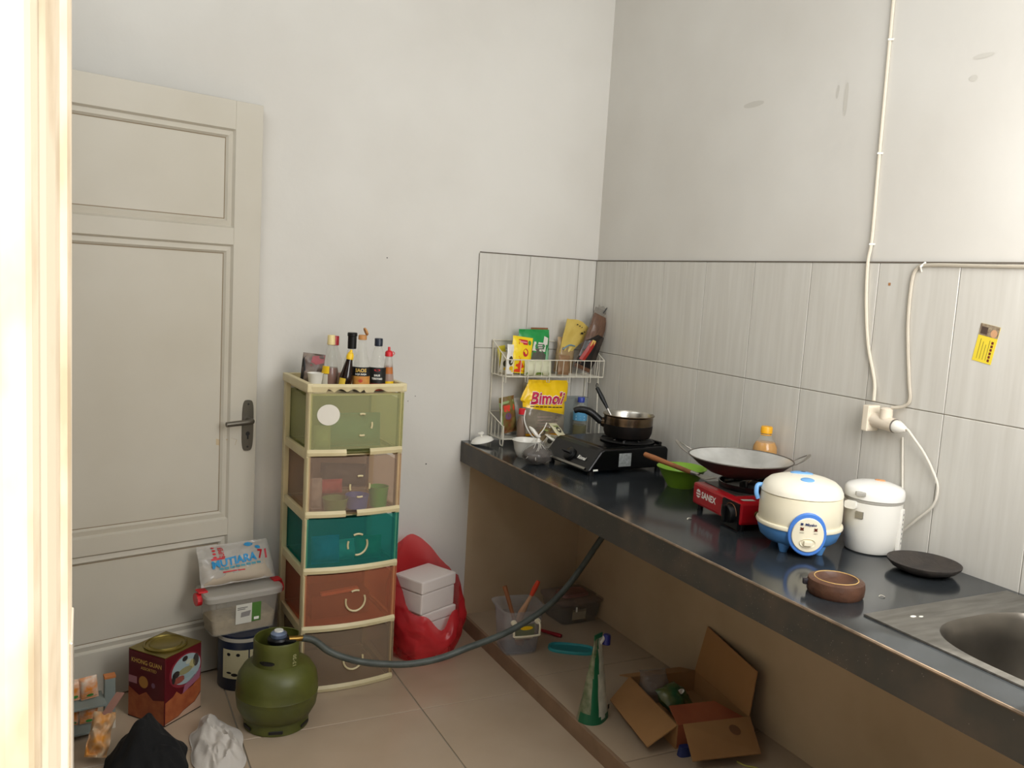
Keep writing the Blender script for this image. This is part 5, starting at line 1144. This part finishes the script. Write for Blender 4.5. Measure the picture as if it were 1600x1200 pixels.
# ------------------------------------------------------------------ wall wiring
def wiring():
    XF = XW-.0085
    c = thing('power_cable', 'long cream cable clipped down the wall to the socket', 'cable')
    CM = mat('cable_cream', 'cfc6b4', .5)
    r = .0048
    obj('cable', tube(smoothpts([(XW-r, 1.797, 2.62), (XW-r, 1.792, 2.307), (XW-r, 1.785, 1.892), (XW-r, 1.780, 1.66), (XF-r, 1.778, 1.585), (XF-r, 1.768, 1.47), (XF-r, 1.746, 1.356), (XF-r, 1.712, 1.26), (XF-r-.01, 1.698, 1.205)], 8), r, 8), CM, c, smooth=True)
    for (y, z) in ((1.785, 1.892), (1.789, 2.20), (1.780, 1.64)):
        obj('clip', tube([(XW-.001, y-.009, z), (XW-.011, y, z), (XW-.001, y+.009, z)], .003, 6), WHITE, c); 
    c2 = thing('power_cable', 'grey cable running along the tile edge then down to the adapter', 'cable')
    obj('cable', tube(smoothpts([(XF-r, .70, 1.578), (XF-r, 1.15, 1.580), (XF-r, 1.42, 1.582), (XF-r, 1.575, 1.583), (XF-r, 1.612, 1.575), (XF-r, 1.625, 1.535), (XF-r, 1.622, 1.42), (XF-r, 1.60, 1.28), (XF-r, 1.590, 1.225), (XF-r-.004, 1.604, 1.204), (XF-.022, 1.632, 1.196)], 8), r, 8), mat('cable_grey', 'b9b0a0', .5), c2, smooth=True)
    obj('clip', tube([(XF-.001, 1.592, 1.59), (XF-.013, 1.597, 1.578), (XF-.001, 1.602, 1.566)], .003, 6), WHITE, c2)
    s = thing('wall_socket', 'cream surface mounted wall socket on the tiles above the cookers', 'socket', (XF, 1.690, 1.160))
    SK = mat('socket_cream', 'e2d6c2', .4)
    obj('back_box', B(-.046, 0, -.004, .016, -.038, .034, bev=.003), SK, s); obj('face', B(-.043, -.003, -.0065, -.003, -.034, .030, bev=.001, seg=1), SK, s)
    a = thing('plug_adapter', 'cream T shaped plug adapter pushed into the wall socket', 'adapter', (XF, 1.690, 1.160))
    AC = mat('adapter_cream', 'dccfbc', .4)
    obj('barrel', tube([(-.024, -.007, -.005), (-.026, -.040, -.007), (-.030, -.082, -.010)], [.0195, .0195, .019], 18), AC, a, smooth=True)
    obj('side_arm', tube([(-.027, -.048, .004), (-.027, -.048, .024)], [.017, .017], 18), AC, a, smooth=True)
    obj('top_plug', lathe([(.0165, .0242), (.0165, .031), (.010, .035), (0, .035)], 18, c=(-.027, -.048, 0)), AC, a, smooth=True)
    obj('seat_ring', tube([(-.030+.0002, -.0825, -.010), (-.0301, -.0845, -.0101)], [.0192, .0192], 18), mat('ring_dark', '6a6258', .5), a)
    p = thing('power_plug', 'white round plug with the cooker cord in the adapter', 'plug', (XF, 1.690, 1.160))
    d = Vector((-.004, -.042, -.003)).normalized(); b = Vector((-.0302, -.0850, -.0102))
    obj('plug_body', tube([b, b+d*.006, b+d*.022, b+d*.036], [.0170, .0180, .013, .006], 18), mat('plug_white', 'ece8df', .3), p, smooth=True)
    e = b+d*.036; W0 = Vector((XF, 1.690, 1.160))
    cord = [e-Vector((0, 0, 0)), e+d*.008, Vector((XF-.026, 1.545, 1.125))-W0, Vector((XF-.018, 1.520, 1.095))-W0, Vector((XF-.012, 1.490, 1.050))-W0, Vector((XF-.008, 1.474, 1.010))-W0, Vector((XF-.008, 1.482, .960))-W0, Vector((XF-.010, 1.520, .915))-W0, Vector((XF-.012, 1.560, .870))-W0, Vector((XF-.012, 1.596, .828))-W0]
    obj('cord', tube(smoothpts(cord, 8), .0034, 8), mat('cord_white', 'd9d3c6', .45), p, smooth=True)
    c3 = thing('appliance_cord', 'thin white cord hanging straight behind the white cooker', 'cord')
    obj('cord', tube(smoothpts([(XF-.004, 1.600, 1.120), (XF-.004, 1.590, 1.04), (XF-.005, 1.578, .95), (XF-.008, 1.574, .89), (XF-.012, 1.580, .835)], 8), .0028, 8), mat('cord_white'), c3, smooth=True)
    # torn yellow card taped to the tiles
    k = thing('wall_card', 'small yellow printed card with a picture strip taped on the tiles', 'card', (XF-.0008, 1.394, 1.392), rot=(R(9), 0, 0))
    bm = B(-.0004, .0004, -.026, .026, -.047, .047); obj('card', bm, mat('card_yellow', 'e3cb3a', .5), k)
    K = lambda x, y: (-.0007, -x, y); K2 = lambda x, y: (-.0011, -x, y)
    patch('picture_strip', rect(-.026, .026, .018, .047), mat('card_picture', '6f5a48', .6, col2='a89a80', vscale=90), K, k); patch('picture_round', oval(.014, .028, .009, .010, 14), mat('card_peach', 'c99a72', .6), K2, k); patch('picture_dark', rect(-.022, -.004, .022, .040), mat('card_dark', '4a3a32', .6), K2, k)
    [patch('card_print', rect(.0135, .0195, -.042+.0088*i, -.0355+.0088*i), mat('card_maroon', '6b2418', .6), K, k) for i in range(6)]
    for i in range(4): patch('card_line', rect(-.016+.008*i, -.0145+.008*i, -.040, .010-.006*(i % 3)), mat('card_ink', '8a7a2c', .6), K, k)
wiring()

# ------------------------------------------------------------------ crumbs left on the counter
for x, y, w, a, lab in ((1.598, 1.985, .010, 20, 'curled pale paper scrap on the counter before the red stove'), (1.628, 1.318, .007, -30, 'tiny white scrap on the counter beside the clay mortar')):
    tag(obj('paper_scrap', ribbon([[Vector((w*(2*i/6-1), .003*j-.0015+.002*math.sin(i), .0012+.003*math.sin(math.pi*i/6))) for i in range(7)] for j in range(2)], .0005), mat('scrap_paper', 'c9c2b0', .7), None, (x, y, CT), (0, 0, R(a))), lab, 'scrap')
